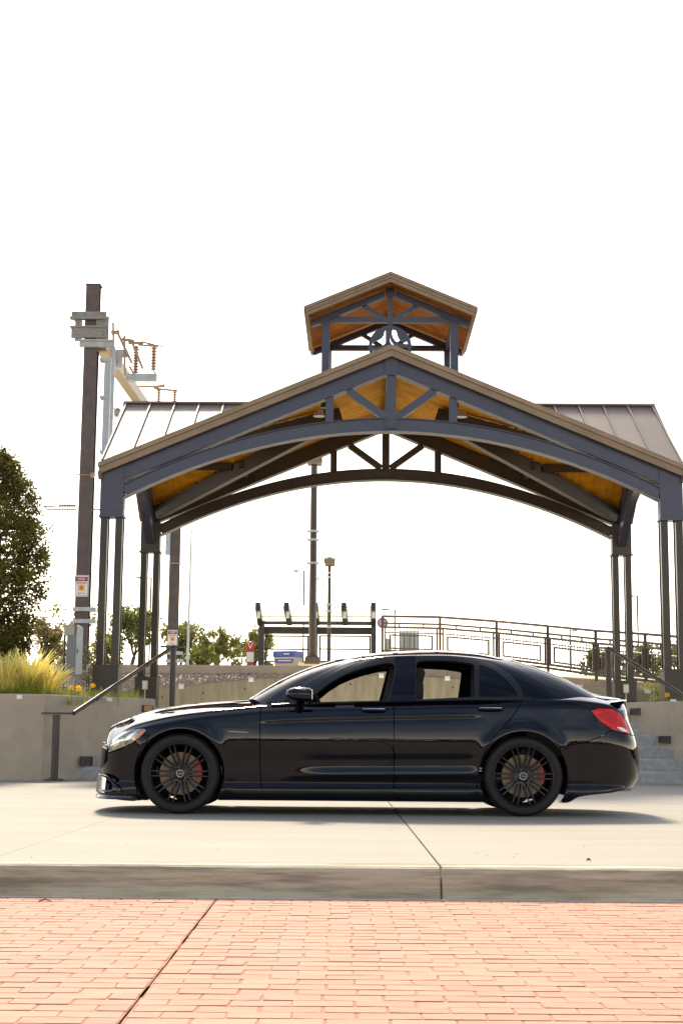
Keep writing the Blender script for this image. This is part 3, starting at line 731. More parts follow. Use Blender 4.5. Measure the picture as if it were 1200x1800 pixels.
def clip(S_,val):
    """keep the part of the surface where val<=0 (val per vertex)"""
    V=list(map(tuple,S_.V));Nn=list(map(tuple,S_.N));val=list(val);cache={};out=[]
    va=np.array(val)
    for f in S_.F:
        c=[val[i]<=0 for i in f]
        if all(c): out.append(f);continue
        if not any(c): continue
        q=[]
        for k in range(len(f)):
            i,j=f[k],f[(k+1)%len(f)]
            if val[i]<=0:q.append(i)
            if (val[i]<=0)!=(val[j]<=0):
                key=(i,j) if i<j else (j,i)
                if key not in cache:
                    a,b=key;t=val[a]/(val[a]-val[b]);t=min(max(t,.001),.999)
                    V.append(tuple(V[a][m]+(V[b][m]-V[a][m])*t for m in range(3)));Nn.append(tuple(Nn[a][m]+(Nn[b][m]-Nn[a][m])*t for m in range(3)))
                    val.append(0);cache[key]=len(V)-1
                q.append(cache[key])
        if len(q)>2: out.append(tuple(q))
    return Surf(np.array(V),np.array(Nn),out)
def compact(S_):
    used=sorted({i for f in S_.F for i in f}); mp_={o:k for k,o in enumerate(used)}
    return Surf(S_.V[used],S_.N[used],[tuple(mp_[i] for i in f) for f in S_.F])
def surf_obj(name,S_,m,parent,side='near',thick=.014,offset=0.0):
    """side: 'near','far','both'"""
    S_=compact(S_); V=S_.V+S_.N*offset; Nn=S_.N; F=S_.F
    if not F: print('EMPTY',name); return None
    ec={}
    for f in F:
        for k in range(len(f)):
            i,j=f[k],f[(k+1)%len(f)]; ec[(i,j)]=1
    rim=[(i,j) for (i,j) in ec if (j,i) not in ec]
    VV=[V];NN=[Nn];FF=list(F);o=len(V)
    if thick and rim:
        rv=[];rn=[]
        for i,j in rim:
            if abs(V[i][1]-CY)<2e-4 and abs(V[j][1]-CY)<2e-4: continue
            a,b=V[i],V[j]; a2=a-Nn[i]*thick; b2=b-Nn[j]*thick; nn=np.cross(b-a,a2-a); l=np.linalg.norm(nn); nn=nn/(l if l>0 else 1)
            k=o+len(rv); rv+=[a,b,b2,a2]; rn+=[-nn]*4; FF.append((k+1,k,k+3,k+2))
        nrim=len(rv)//4
        if rv: VV.append(np.array(rv));NN.append(np.array(rn))
    V=np.vstack(VV);Nn=np.vstack(NN); nb=len(F)
    def build(V,Nn,F): return V,Nn,F
    sets=[]
    if side in('near','both'): sets.append((V,Nn,FF))
    if side in('far','both'):
        V2=V.copy();V2[:,1]=2*CY-V2[:,1];N2=Nn.copy();N2[:,1]*=-1; sets.append((V2,N2,[tuple(reversed(f)) for f in FF]))
    v=[];nn=[];f=[];o=0
    for a,b,c in sets: v.append(a);nn.append(b);f+=[tuple(i+o for i in q) for q in c];o+=len(a)
    v=np.vstack(v)-np.array(CO);nn=np.vstack(nn)
    # face winding to agree with normals
    f0=f[0]; 
    g=[]
    for q in f:
        p=v[list(q[:3])]; n_=np.cross(p[1]-p[0],p[2]-p[0]); g.append(q if n_@nn[q[0]]>=0 else tuple(reversed(q)))
    me=bpy.data.meshes.new(name); me.from_pydata(v.tolist(),[],g)
    me.polygons.foreach_set('use_smooth',[True]*len(me.polygons)); me.materials.append(m); me.materials.append(gap if m is paint else m)
    me.polygons.foreach_set('material_index',([0]*nb+[1]*(len(FF)-nb))*len(sets))
    me.normals_split_custom_set_from_vertices([tuple(x) for x in nn])
    ob=bpy.data.objects.new(name,me); return link(ob,parent)
car=thing('parked_car','black four-door sedan parked side-on, facing left, with black wheels and red brake calipers','car',tuple(CO))
# ---- lower body
side=Surf(VB,NB_,quads(0,NT-1,0,NV-1,Wd))
deckx=VB[:,0]
hoodF=quads(0,NT-1,NV-1,Wd-1,Wd)
def F_(S_,pts): return sd_poly(pts,proj(S_.V))
BIG=5
mid_front=[(460,1180),(460,1237),(457,1262),(457,1340),(459,1382)]
mid_b=[(692,1180),(692,1300),(692,1384)]
mid_c=[(919,1180),(919,1226),(913,1240),(902,1257),(884,1277),(866,1297),(852,1320),(842,1350),(838,1384)]
SILL=1385
headl=[(190,1323),(194,1308),(200,1298),(215,1287),(236,1281),(252,1280),(258,1283),(250,1292),(232,1306),(212,1315)]
tail=[(1037,1249),(1052,1244.5),(1074,1246),(1090,1254),(1100,1270),(1108,1291),(1094,1287),(1074,1281),(1054,1268)]
fbump=[(100,1500),(100,1311),(189,1311),(190,1324),(213,1316.5),(250,1293),(262,1290),(256,1310),(248,1330),(230,1500)]
rbump=[(986,1500),(984,1312),(1005,1309.5),(1027,1305),(1057,1294),(1074,1283),(1094,1289),(1112,1293),(1200,1280),(1200,1500)]
def wheelcut(S_):
    for xw in XW:
        S_=clip(S_,RA-np.hypot(S_.V[:,0]-xw,S_.V[:,2]-ZW))
    return S_
side=wheelcut(side)
def region(S_,inn=(),out=(),g=.75):
    for p in inn: S_=clip(S_,F_(S_,p)+g)
    for p in out: S_=clip(S_,g-F_(S_,p))
    return S_
lampd=.004
surf_obj('headlight',region(side,[headl],g=.4),lensh,car,'near',.03); surf_obj('headlight',region(side,[headl],g=.4),lensh,car,'far',.03)
hl=[o for o in car.children if o.name.startswith('headlight')] if False else [o for o in bpy.data.objects if o.name.startswith('headlight')]
for h,sd_ in zip(hl,('near','far')):
    stripe=[(233,1301),(240,1293),(248,1286),(255,1283.5),(252,1290),(243,1298)]
    surf_obj('indicator',region(side,[stripe],g=0),amber,h,sd_,0,.002)
    stripe=[(220,1303),(226,1292),(240,1283),(251,1281),(240,1287),(230,1297)]
    surf_obj('light_guide',region(side,[stripe],g=0),chrome,h,sd_,0,.002)
    el=[(200+9*math.cos(a)*.7,1306+9*math.sin(a)) for a in np.linspace(0,2*PI,14)[:-1]]
    surf_obj('projector',region(side,[[(x+4,y-3) for x,y in el]],g=0),chrome,h,sd_,0,.002)
for sd_ in('near','far'):
    t=surf_obj('tail_light',region(side,[tail],g=.4),lensr,car,sd_,.03)
    surf_obj('reverse_lamp',region(side,[[(1080,1277),(1094,1279),(1104,1287),(1094,1286)]],g=0),white,t,sd_,0,.002)
    lp=[(1050,1255),(1063,1251),(1080,1257),(1086,1266),(1074,1270),(1060,1264)]
    surf_obj('lamp_inset',region(side,[lp],g=0),mat('tail_dark',(.45,.004,.006),.2,spec=.4),t,sd_,0,.002)
fb=region(side,[fbump],[headl]); surf_obj('front_bumper',fb,paint,car,'both')
rb=region(side,[rbump],[tail]); surf_obj('rear_bumper',rb,paint,car,'both')
fend=[(100,1000),(100,1500)]
fpoly=[(100,1000)]+[(x,y) for x,y in mid_front]+[(459,SILL),(459,1600),(100,1600)]
cpoly=mid_c+[(838,1600),(1300,1600),(1300,1000),(919,1000)]
dpoly=mid_front+[(459,SILL),(692,SILL)]+mid_b[::-1]
rpoly=mid_b+[(692,SILL),(838,SILL)]+mid_c[::-1]
for sd_ in('near','far'):
    fe=surf_obj('front_fender',region(side,[fpoly],[fbump,headl,[(300,SILL),(500,SILL),(500,1700),(300,1700)]]),paint,car,sd_)
    surf_obj('fender_badge',region(side,[[(400,1284),(436,1286),(438,1289),(402,1287)]],g=0),silver if False else graphite,fe,sd_,0,.002)
    surf_obj('rear_fender',region(side,[cpoly],[rbump,tail,[(700,SILL),(870,SILL),(870,1700),(700,1700)]]),paint,car,sd_)
    fd=surf_obj('front_door',region(side,[dpoly]),paint,car,sd_)
    rd=surf_obj('rear_door',region(side,[rpoly]),paint,car,sd_)
    skp=[(383,SILL),(860,SILL),(860,1700),(383,1700)]
    surf_obj('side_skirt',region(side,[skp]),paint,car,sd_)
    # handles
    for dr,(a,b,y) in((fd,(633,680,1249)),(rd,(837,885,1247.3))):
        Yn=CY-.885; p0=P(a,y,Yn);p1=P(b,y,Yn); sg=-1 if sd_=='near' else 1; yy=CY+sg*.888
        m=MB(); n=10; pts=[];rs=[]
        for i in range(n+1):
            t=i/n; pts.append((p0.x+(p1.x-p0.x)*t,yy+sg*.032*math.sin(PI*t)**.5,p0.z+.004)); rs.append(.015 if 0<i<n else .006)
        m.tube(pts,rs,10); o=obj('door_handle',m,paint,dr,smooth=True); o.location=-CO
        m=MB(); m.tube([(q[0],q[1]+sg*.005,q[2]+.0085) for q in pts[1:-1]],[.0085]*(n-1),8); o=obj('handle_strip',m,chrome,dr,smooth=True); o.location=-CO
# bonnet, boot
hood=Surf(VB,NB_,hoodF); hood.F=[f for f in hood.F if VB[f[0],0]<-.55]; hood=clip(hood,VB[:,0]+.62 if len(hood.V)==len(VB) else 0)
surf_obj('bonnet',hood,paint,car,'both',.01)
boot=Surf(VB,NB_,hoodF); boot.F=[f for f in boot.F if VB[f[0],0]>1.62]
surf_obj('boot_lid',boot,paint,car,'both',.01)
# boot spoiler lip
m=MB(); pts=[];
for i in range(31):
    yy=-.70+1.40*i/30; e=abs(yy)/.70; pts.append((2.525-.10*e**2.5,CY+yy,fzc(2.5)-.018-.03*e**3))
lp=P(1082,1225,13.4);tp=P(1095,1221.5,13.2)
vs=[];fs=[]
for (x,y,z) in pts: vs+=[(x-.12,y,z-.008),(x-.03,y,z+.004),(x+.004,y,z+.009),(x+.006,y,z+.001),(x-.035,y,z-.045)]
for i in range(30):
    for j in range(5): fs.append((i*5+j,i*5+(j+1)%5,(i+1)*5+(j+1)%5,(i+1)*5+j))
fs+=[(4,3,2,1,0),tuple(range(150,155))]
o=obj('spoiler_lip',m.add(vs,fs),paint,car,smooth=True); o.location=-CO
# ---- greenhouse
def bz(x): return float(fzs(x))+.003
g0=[(-.82,0,.972),(-.80,.35,.968),(-.73,.60,.958),(-.62,.755,bz(-.62)-.0),(-.42,.822,bz(-.42)),(0,.848,bz(0)),(.8,.853,bz(.8)),(1.3,.862,bz(1.3)-.005),(1.62,.862,bz(1.62)-.02),(1.92,.825,bz(1.92)-.02),(2.19,.63,.995),(2.24,.33,1.03),(2.25,0,1.04)]
sil=pxz([(590,1161),(615,1155.2),(640,1151),(702,1145.5),(765,1144),(827,1148),(873,1156.5),(895,1161.5)],13.40)
fro=spl(*sil)
g1=[(-.03,0,float(fro(-.03))),(-.01,.27,1.335),(.05,.455,1.322),(.13,.545,1.316),(.24,.583,1.325),(.45,.605,1.343),(.86,.612,1.352),(1.10,.602,1.340),(1.27,.58,1.322),(1.40,.53,1.315),(1.47,.42,1.332),(1.485,.2,1.352),(1.48,0,float(fro(1.48)))]
NG=360;NH=40
A=catmull(g0,NG);B=catmull(g1,NG)
A[0,1]=A[-1,1]=B[0,1]=B[-1,1]=0
s_=np.linspace(0,1,NH)
d01=B-A
tA=np.gradient((A+B)/2,axis=0); nrm=np.cross(np.stack([tA[:,0],tA[:,1],tA[:,2]],1),d01); nrm/=np.linalg.norm(nrm,axis=1,keepdims=True)
if nrm[NG//2,1]<0: nrm=-nrm
nrm[0,1]=nrm[-1,1]=0
uu=np.linspace(0,12,NG)
bul=np.interp(uu,[0,2,3,4,6,8,9,10,12],[.050,.040,.030,.022,.022,.030,.034,.034,.034])
H=A[:,None,:]+d01[:,None,:]*s_[None,:,None]+nrm[:,None,:]*(bul[:,None]*4*s_*(1-s_))[:,:,None]
NR=18; sr=np.linspace(0,1,NR+1)[1:]
RXt=np.repeat(B[:,0:1],NR,1);RYt=B[:,1:2]*(1-sr)[None,:]
cr_=np.maximum(fro(np.clip(B[:,0:1],-.03,1.48))-B[:,2:3],0)
RZt=B[:,2:3]+cr_*(1-(1-sr[None,:])**2.2)
HX=np.hstack([H[:,:,0],RXt]);HY=np.hstack([H[:,:,1],RYt]);HZ=np.hstack([H[:,:,2],RZt])
HY=np.maximum(HY,0)
V2,N2=grid_mesh(HX,HY,HZ)
if N2[NG//2,NH//2,1]>0:N2=-N2
N2=fixn(V2,N2); W2=V2.shape[1]; V2f=V2.reshape(-1,3);N2f=N2.reshape(-1,3)
gh=Surf(V2f,N2f,quads(0,NG-1,0,NH-1,W2)); rf=Surf(V2f,N2f,quads(0,NG-1,NH-1,W2-1,W2))
UU=np.repeat(uu[:,None],W2,1).ravel(); SSv=np.repeat(np.r_[s_,1+sr][None,:],NG,0).ravel()
dlo=[(494,1250),(503,1235),(520,1221.5),(545,1204),(575,1186),(600,1172.5),(625,1163.5),(650,1157.5),(690,1153.5),(730,1152),(790,1153),(838,1158),(868,1167.5),(895,1183.5),(912,1202),(920.5,1222),(920,1229),(840,1233),(700,1239),(600,1246)]
wf_=[(536,1236.5),(556,1219),(575,1203.5),(597,1190),(618,1181),(645,1172.5),(672,1166.5),(686,1165.5),(692.5,1169),(693,1178),(688,1204),(680,1231.8),(620,1234.5)]
wr_=[(731.5,1170),(733,1164.5),(738,1162),(760,1161),(800,1162.5),(829,1166.5),(833,1170),(834,1224.5),(780,1227),(731,1229.5)]
wq_=[(842,1169),(856,1173),(872,1181),(888,1194),(902,1210),(908,1219),(909,1224),(842,1225)]
bpil=[(694,1150),(729,1150),(729,1240),(683,1240),(697,1180)]
# windscreen and rear window regions in grid coordinates
def uvclip(S_,lo,hi,s0,s1,keep=True):
    pass
def gclip(F0,inn):
    return None
def strip_region(u0,u1,sa,sb):
    i0=int(round(u0/12*(NG-1)));i1=int(round(u1/12*(NG-1)));j0=int(round(sa*(NH-1)));j1=int(round(sb*(NH-1)))
    return i0,i1,j0,j1
wsr=strip_region(0,2.62,.05,.95); rwr=strip_region(9.6,12,.08,.94)
def inreg(i,j,r): return r[0]<=i<r[1] and r[2]<=j<r[3]
shell=Surf(V2f,N2f,[]);wsg=Surf(V2f,N2f,[]);rwg=Surf(V2f,N2f,[])
for i in range(NG-1):
    for j in range(NH-1):
        q=(i*W2+j,(i+1)*W2+j,(i+1)*W2+j+1,i*W2+j+1)
        (wsg if inreg(i,j,wsr) else rwg if inreg(i,j,rwr) else shell).F.append(q)
shell.F+=rf.F
glass=glassmat('car_glass',(.72,.74,.70)); glassd=glassmat('dark_glass',(.06,.06,.065))
body=region(shell,[],[dlo],g=.25)
surf_obj('roof',body,paint,car,'both',.02)
surf_obj('windscreen',wsg,glass,car,'both',0,-.004); surf_obj('rear_window',rwg,glassd,car,'both',0,-.004)
for sd_ in('near','far'):
    wt=region(shell,[dlo],[wf_,wr_,wq_,bpil],g=.25); surf_obj('window_frame',wt,trim,car,sd_,.022)
    surf_obj('door_pillar',region(shell,[dlo,bpil],[],g=.3),trim if False else paint,car,sd_,.02)
    surf_obj('quarter_window',region(shell,[wq_],g=0),glassd,car,sd_,0,-.006)
    ql=[(842,1164),(866,1172),(890,1187),(906,1206),(912,1222),(909.6,1222),(903,1207),(888,1190),(865,1175),(842,1167)]
    # window seal strip along the bottom of the glasshouse
    bs=[(506,1236.8),(600,1233.6),(700,1230.6),(840,1225.6),(917,1223.6),(918,1225.6),(840,1228),(700,1233),(600,1236.2),(504,1239.4)]
# quarter windows and headliner are dark inside: inner lining panels
m=MB()
for sgn in(-1,1):
    yq=CY+sgn*.70; a=P(838,1164,12.75);b=P(905,1226,12.75)
    for poly in([(1.11,.95),(1.62,.95),(1.60,1.05),(1.42,1.20),(1.14,1.27)],[(.36,.95),(.52,.95),(.55,1.28),(.44,1.28)]):
        m=MB(); n=len(poly); yy_=lambda z: .76-(z-.95)*.66
        m.add([(x,CY+sgn*yy_(z),z) for x,z in poly]+[(x,CY+sgn*(yy_(z)-.02),z) for x,z in poly],[tuple(range(n)),tuple(range(n,2*n))]+[(i,(i+1)%n,(i+1)%n+n,i+n) for i in range(n)])
        o=obj('pillar_lining',m,interm,car); o.location=-CO
    # belt moulding along the foot of the side windows
    m=MB(); ii=[i for i in range(0,NT,4) if -.60<PX[i]<1.62]
    m.tube([(BX[i,-1],CY+sgn*(BY[i,-1]+.001),Z[i,-1]+.004) for i in ii],.010,8); o=obj('belt_moulding',m,trim,car,smooth=True); o.location=-CO
# ---- mirrors
for sg in(-1,1):
    c=P(527,1222,CY-.98); yy=CY+sg*.985; m=MB(); n=14; vs=[];fs=[]
    prof=[(-.115,.008,.010),(-.108,.030,.026),(-.085,.048,.040),(-.045,.062,.052),(.0,.068,.060),(.05,.068,.064),(.085,.064,.060),(.10,.056,.052),(.103,.045,.042)]
    for (x,h,w) in prof:
        for k in range(n):
            a=2*PI*k/n; ca,sa=math.cos(a),math.sin(a)
            vs.append((c.x+x,yy+(abs(ca)**.8)*math.copysign(1,ca)*w*1.9*(1 if True else 0),c.z+.002-(x*.06)+(abs(sa)**.75)*math.copysign(1,sa)*h*(1 if sa>0 else .8)))
    for i in range(len(prof)-1):
        for k in range(n): fs.append((i*n+k,i*n+(k+1)%n,(i+1)*n+(k+1)%n,(i+1)*n+k))
    fs+=[tuple(range(n)),tuple(range((len(prof)-1)*n,len(prof)*n))]
    mo=obj('wing_mirror',m.add(vs,fs),paint,car,smooth=True); mo.location=-CO
    m=MB(); m.tube([(c.x-.005,CY+sg*.86,c.z-.115),(c.x,CY+sg*.92,c.z-.10),(c.x+.005,CY+sg*.97,c.z-.055)],[.045,.030,.032],12); obj('mirror_stalk',m,paint,mo,smooth=True)
    m=MB(); m.box(c.x+.1035,c.x+.106,yy-.09,yy+.09,c.z-.034,c.z+.045); obj('mirror_glass',m,chrome,mo)
    m=MB(); m.box(c.x-.09,c.x-.03,yy+sg*.085-.03,yy+sg*.085+.03,c.z-.004,c.z+.004); obj('mirror_indicator',m,amber,mo) if False else None
# ---- grille, intakes, splitter, fins
def addc(name,m,mt,smooth=False,par=None):
    o=obj(name,m,mt,par or car,smooth=smooth)
    if par is None: o.location=-CO
    return o
m=MB(); vs=[];fs=[];k=0   # front splitter following the plan
sp=[(PX[i],PW[i]) for i in range(0,NT,2) if PX[i]<-1.70]
for (x,w) in sp:
    vs+=[(x-.004,CY-w-.012 if w>0 else CY,.145),(x-.012,CY-w-.018 if w>0 else CY,.128),(x-.01,CY-w if w>0 else CY,.112),(x+.12,CY-w*.86,.105),(x+.12,CY-w*.86,.145)]
for i in range(len(sp)-1):
    for j in range(5): fs.append((i*5+j,i*5+(j+1)%5,(i+1)*5+(j+1)%5,(i+1)*5+j))
fs.append(tuple(range((len(sp)-1)*5,len(sp)*5)))
V_=[(a,2*CY-b,c) for a,b,c in vs]; m.add(vs,fs); m.add(V_,[tuple(reversed(f)) for f in fs]); addc('front_splitter',m,graphite,True)
for sg in(-1,1):
    for (za,zb_,out,mt_) in((.30,.17,.006,silver),):
        m=MB(); idx=[i for i in range(NT) if -2.10<PX[i]<-1.97]; vs=[];fs=[]
        for i in idx:
            w=PW[i]; o_=.012
            vs+=[(PX[i]+NX[i]*(.0)-.0,CY+sg*(w+NY[i]*o_),.31-.35*(PX[i]+2.10)*.2),(PX[i]-.004+NX[i]*.01,CY+sg*(w+NY[i]*.018),.165)]
        for k in range(len(idx)-1): fs.append((2*k,2*k+1,2*k+3,2*k+2))
        m.add(vs,fs); addc('air_curtain_blade',m,silver,True)
    # air intake behind it, dark with two curved fins
    m=MB(); idx=[i for i in range(NT) if -2.07<PX[i]<-1.93]; vs=[];fs=[]
    for i in idx:
        t=(PX[i]+2.07)/.14; w=PW[i]; vs+=[(PX[i],CY+sg*(w+.004),.285-.05*t),(PX[i],CY+sg*(w+.006),.165+.01*t)]
    for k in range(len(idx)-1): fs.append((2*k,2*k+1,2*k+3,2*k+2))
    m.add(vs,fs); ik=addc('air_intake',m,gap)
    m=MB(); pts=[]
    for t in np.linspace(0,1,12):
        x=-2.06+.22*t; w=np.interp(x,pl[:1200,0],pl[:1200,1]); pts.append((x,CY+sg*(w+.016),.315-.02*t-.13*t**3))
    m.tube(pts,[.004+.009*math.sin(PI*i/11) for i in range(12)],8); addc('intake_fin',m,paint,True)
    m=MB(); pts=[]
    for t in np.linspace(0,1,10):
        x=-2.07+.17*t; w=np.interp(x,pl[:1200,0],pl[:1200,1]); pts.append((x,CY+sg*(w+.014),.185-.012*t+.01*t*t))
    m.tube(pts,[.004+.008*math.sin(PI*i/9) for i in range(10)],8); addc('intake_fin',m,graphite,True)
    # rear reflector and exhaust
    m=MB(); pts=[]
    m=MB(); m.tube([(2.25,CY+sg*.50,.235),(2.50,CY+sg*.50,.245)],.04,16); addc('exhaust_tip',m,chrome,True)
# grille
m=MB(); m.prism([(-2.094,.42),(-2.078,.58),(-2.05,.58),(-2.06,.42)],'y',CY-.28,CY+.28); gr_=addc('grille',m,gap)
for k in range(5):
    z=.44+k*.035; m=MB(); m.box(-2.100+.004*k,-2.085+.004*k,CY-.27,CY+.27,z,z+.008); obj('grille_bar',m,chrome,gr_)
# ---- underbody, wheel wells, cabin
m=MB(); m.box(-1.85,1.80,CY-.70,CY+.70,.14,.30); m.box(-1.0,1.15,CY-.86,CY+.86,.125,.16); addc('underbody',m,gap)
m=MB(); m.box(-1.95,-1.72,CY-.60,CY+.60,.15,.5); addc('inner_bumper',m,gap); m=MB(); m.box(1.93,2.2,CY-.70,CY+.70,.27,.55); addc('inner_bumper',m,gap)
for xw in XW:
    for sg in(-1,1):
        m=MB(); n=26; vs=[];fs=[]
        for i in range(n+1):
            a=-.42+(PI+.84)*i/n; x=xw+(RA+.012)*math.cos(a);z=ZW+(RA+.012)*math.sin(a); vs+=[(x,CY+sg*.885,z),(x,CY+sg*.50,z)]
        for i in range(n): fs.append((2*i,2*i+1,2*i+3,2*i+2))
        c=len(vs); vs.append((xw,CY+sg*.50,ZW)); 
        for i in range(n): fs.append((2*i+1,2*i+3,c)) if i>3 and i<n-4 else None
        m.add(vs,fs); addc('wheel_well',m,gap)
# cabin
m=MB(); m.box(-.75,1.5,CY-.78,CY+.78,.28,.34); m.prism([(-.62,.5),(-.62,.94),(-.35,.955),(-.22,.90),(-.2,.6)],'y',CY-.74,CY+.74); m.prism([(1.52,.5),(1.70,1.0),(1.95,1.0),(1.9,.5)],'y',CY-.74,CY+.74); addc('dashboard',m,interm)
def seat(x,y,w,rear=False):
    m=MB()
    if not rear:
        m.prism([(x,.42),(x+.5,.40),(x+.52,.55),(x+.02,.58)],'y',y-w/2,y+w/2)
        m.prism([(x+.42,.5),(x+.56,.5),(x+.70,1.0),(x+.70,1.10),(x+.62,1.12),(x+.57,1.02)],'y',y-w/2*.9,y+w/2*.9)
    else:
        m.prism([(x,.42),(x+.5,.40),(x+.52,.58),(x+.02,.58)],'y',y-w/2,y+w/2); m.prism([(x+.45,.5),(x+.6,.5),(x+.8,.98),(x+.68,.98)],'y',y-w/2,y+w/2)
    st=addc('rear_seat' if rear else 'front_seat',m,interm)
    hs=[(y,.26)] if not rear else [(y-.38,.24),(y+.38,.24)]
    for yy,hw in hs:
        m=MB(); x0=x+(.60 if not rear else .72); z0=1.07 if not rear else .97
        m.prism([(x0,z0),(x0+.09,z0),(x0+.12,z0+.14),(x0+.10,z0+.18),(x0+.04,z0+.18),(x0+.0,z0+.12)],'y',yy-hw/2,yy+hw/2); obj('headrest',m,interm,st)
seat(.02,CY-.37,.50);seat(.02,CY+.37,.50);seat(.82,CY,1.25,True)
# steering wheel
c=P(568,1224,CY-.37); m=MB(); pts=[];tilt=rad(62)
for k in range(25):
    a=2*PI*k/24; pts.append((c.x+.19*math.sin(a)*math.cos(tilt)*-1,CY-.37+.19*math.cos(a),c.z-.12+.19*math.sin(a)*math.sin(tilt)))
m.tube(pts,.016,8,False); m.bar((c.x,CY-.55,c.z-.12),(c.x,CY-.19,c.z-.12),.03,.05); m.bar((c.x,CY-.37,c.z-.12),(c.x-.18,CY-.37,c.z-.22),.06,.06); addc('steering_wheel',m,interm,True)
m=MB(); m.box(.03,.05,CY-.12,CY+.12,1.235,1.29); addc('rear_view_mirror',m,interm)
# shark fin and roof gap kept plain
# ---- wheels
def make_wheel():
    w=bpy.data.objects.new('wheel',None); w.empty_display_size=.1; link(w,car)
    R_=.333; tw=.125
    prof=[(.245,-tw+.004),(.262,-tw-.004),(.285,-tw-.010),(.308,-tw-.006),(.322,-tw+.010),(.330,-tw+.03),(R_,-.07),(R_,-.03),(R_-.004,-.028),(R_-.004,-.024),(R_,-.022),(R_,.022),(R_-.004,.024),(R_-.004,.028),(R_,.03),(R_,.07),(.325,tw-.012),(.30,tw+.004),(.262,tw),(.245,tw-.01)]
    obj('tyre',MB().lathe(prof,ax='y',n=72),rubber,w,smooth=True)
    rp=[(.249,-tw-.002),(.252,-tw-.008),(.247,-tw-.010),(.240,-tw+.002),(.234,-tw+.02),(.226,-.03),(.222,.06),(.235,.115),(.246,tw-.006),(.25,tw-.01)]
    obj('rim',MB().lathe(rp,ax='y',n=72),rimm,w,smooth=True)
    sp=None
    for k in range(20):
        a=2*PI*(k//2)/10+PI/2+PI/10*1.0; o=(-1 if k%2 else 1)
        m=MB(); d=Vector((math.cos(a),0,math.sin(a))); t=Vector((-math.sin(a),0,math.cos(a)))
        pa=d*.055+t*o*.013; pb=d*.236+t*o*.022
        # tapered spoke, slightly dished
        q=[(pa,-.092,.0115,.03),(d*.13+t*o*.018,-.100,.0080,.022),(pb,-.119,.0062,.016)]
        vs=[]
        for c_,y,hw,dp in q:
            for sx,sy in((-1,0),(-.6,-1),(.6,-1),(1,0),(1,2),(-1,2)): vs.append((c_.x+t.x*sx*hw,y+(sy*.006 if sy<=0 else dp),c_.z+t.z*sx*hw))
        fs=[]
        for i in range(2):
            for j in range(6): fs.append((i*6+j,i*6+(j+1)%6,(i+1)*6+(j+1)%6,(i+1)*6+j))
        fs+=[tuple(range(6)),tuple(range(12,18))]
        obj('spoke',m.add(vs,fs),rimm,w)
    m=MB().lathe([(0,-.096),(.036,-.097),(.044,-.092),(.078,-.088),(.092,-.078),(.092,-.05),(0,-.05)],ax='y',n=36)
    obj('hub',m,rimm,w,smooth=True)
    m=MB()
    for k in range(5):
        a=2*PI*k/5+PI/2+.3; m.tube([(.056*math.cos(a),-.101,.056*math.sin(a)),(.056*math.cos(a),-.08,.056*math.sin(a))],.0085,8)
    obj('wheel_bolt',m,graphite,w)
    # centre cap: ring with a three-pointed star
    m=MB(); n=32; vs=[];fs=[]
    for k in range(n):
        a=2*PI*k/n
        for rr,y in((.0305,-.097),(.0305,-.103),(.0265,-.103),(.0265,-.097)): vs.append((rr*math.cos(a),y,rr*math.sin(a)))
    for k in range(n):
        for j in range(4): fs.append((k*4+j,((k+1)%n)*4+j,((k+1)%n)*4+(j+1)%4,k*4+(j+1)%4))
    m.add(vs,fs)
    star=[]
    for k in range(6):
        a=PI/2+k*PI/3; rr=.027 if k%2==0 else .0052; star.append((rr*math.cos(a),rr*math.sin(a)))
    m.add([(x,-.099,z) for x,z in star]+[(0,-.104,0)],[(i,(i+1)%6,6) for i in range(6)])
    obj('centre_cap',m,chrome,w)
    m=MB().lathe([(.072,-.052),(.176,-.052),(.178,-.05),(.178,-.03),(.072,-.03)],ax='y',n=48); obj('brake_disc',m,discm,w)
    m=MB().lathe([(0,-.056),(.078,-.056),(.078,-.03)],ax='y',n=32); obj('disc_bell',m,rimm,w)
    m=MB(); vs=[];fs=[]; n=10
    for i in range(n+1):
        a=rad(-20)+rad(62)*i/n
        for rr,y in((.132,-.075),(.182,-.075),(.188,-.06),(.188,.0),(.132,.0)): vs.append((rr*math.cos(a),y,rr*math.sin(a)))
    for i in range(n):
        for j in range(5): fs.append((i*5+j,i*5+(j+1)%5,(i+1)*5+(j+1)%5,(i+1)*5+j))
    fs+=[tuple(range(5)),tuple(range(n*5,n*5+5))]
    obj('brake_caliper',m.add(vs,fs),redm,w)
    m=MB().lathe([(0,.02),(.20,.02),(.20,.03),(0,.03)],ax='y',n=24); 
    return w
w0=make_wheel(); yn=-.905+.135-.0
spots=[(XW[0],yn,0),(XW[1],yn,0),(XW[0],-yn,PI),(XW[1],-yn,PI)]
for i,(x,y,rz) in enumerate(spots):
    w=w0 if i==0 else copy_tree(w0,car); w.location=(x-CO.x,y,ZW); w.rotation_euler=(0,0,rz)
    if i in(2,3): w.scale=(1,1,1)
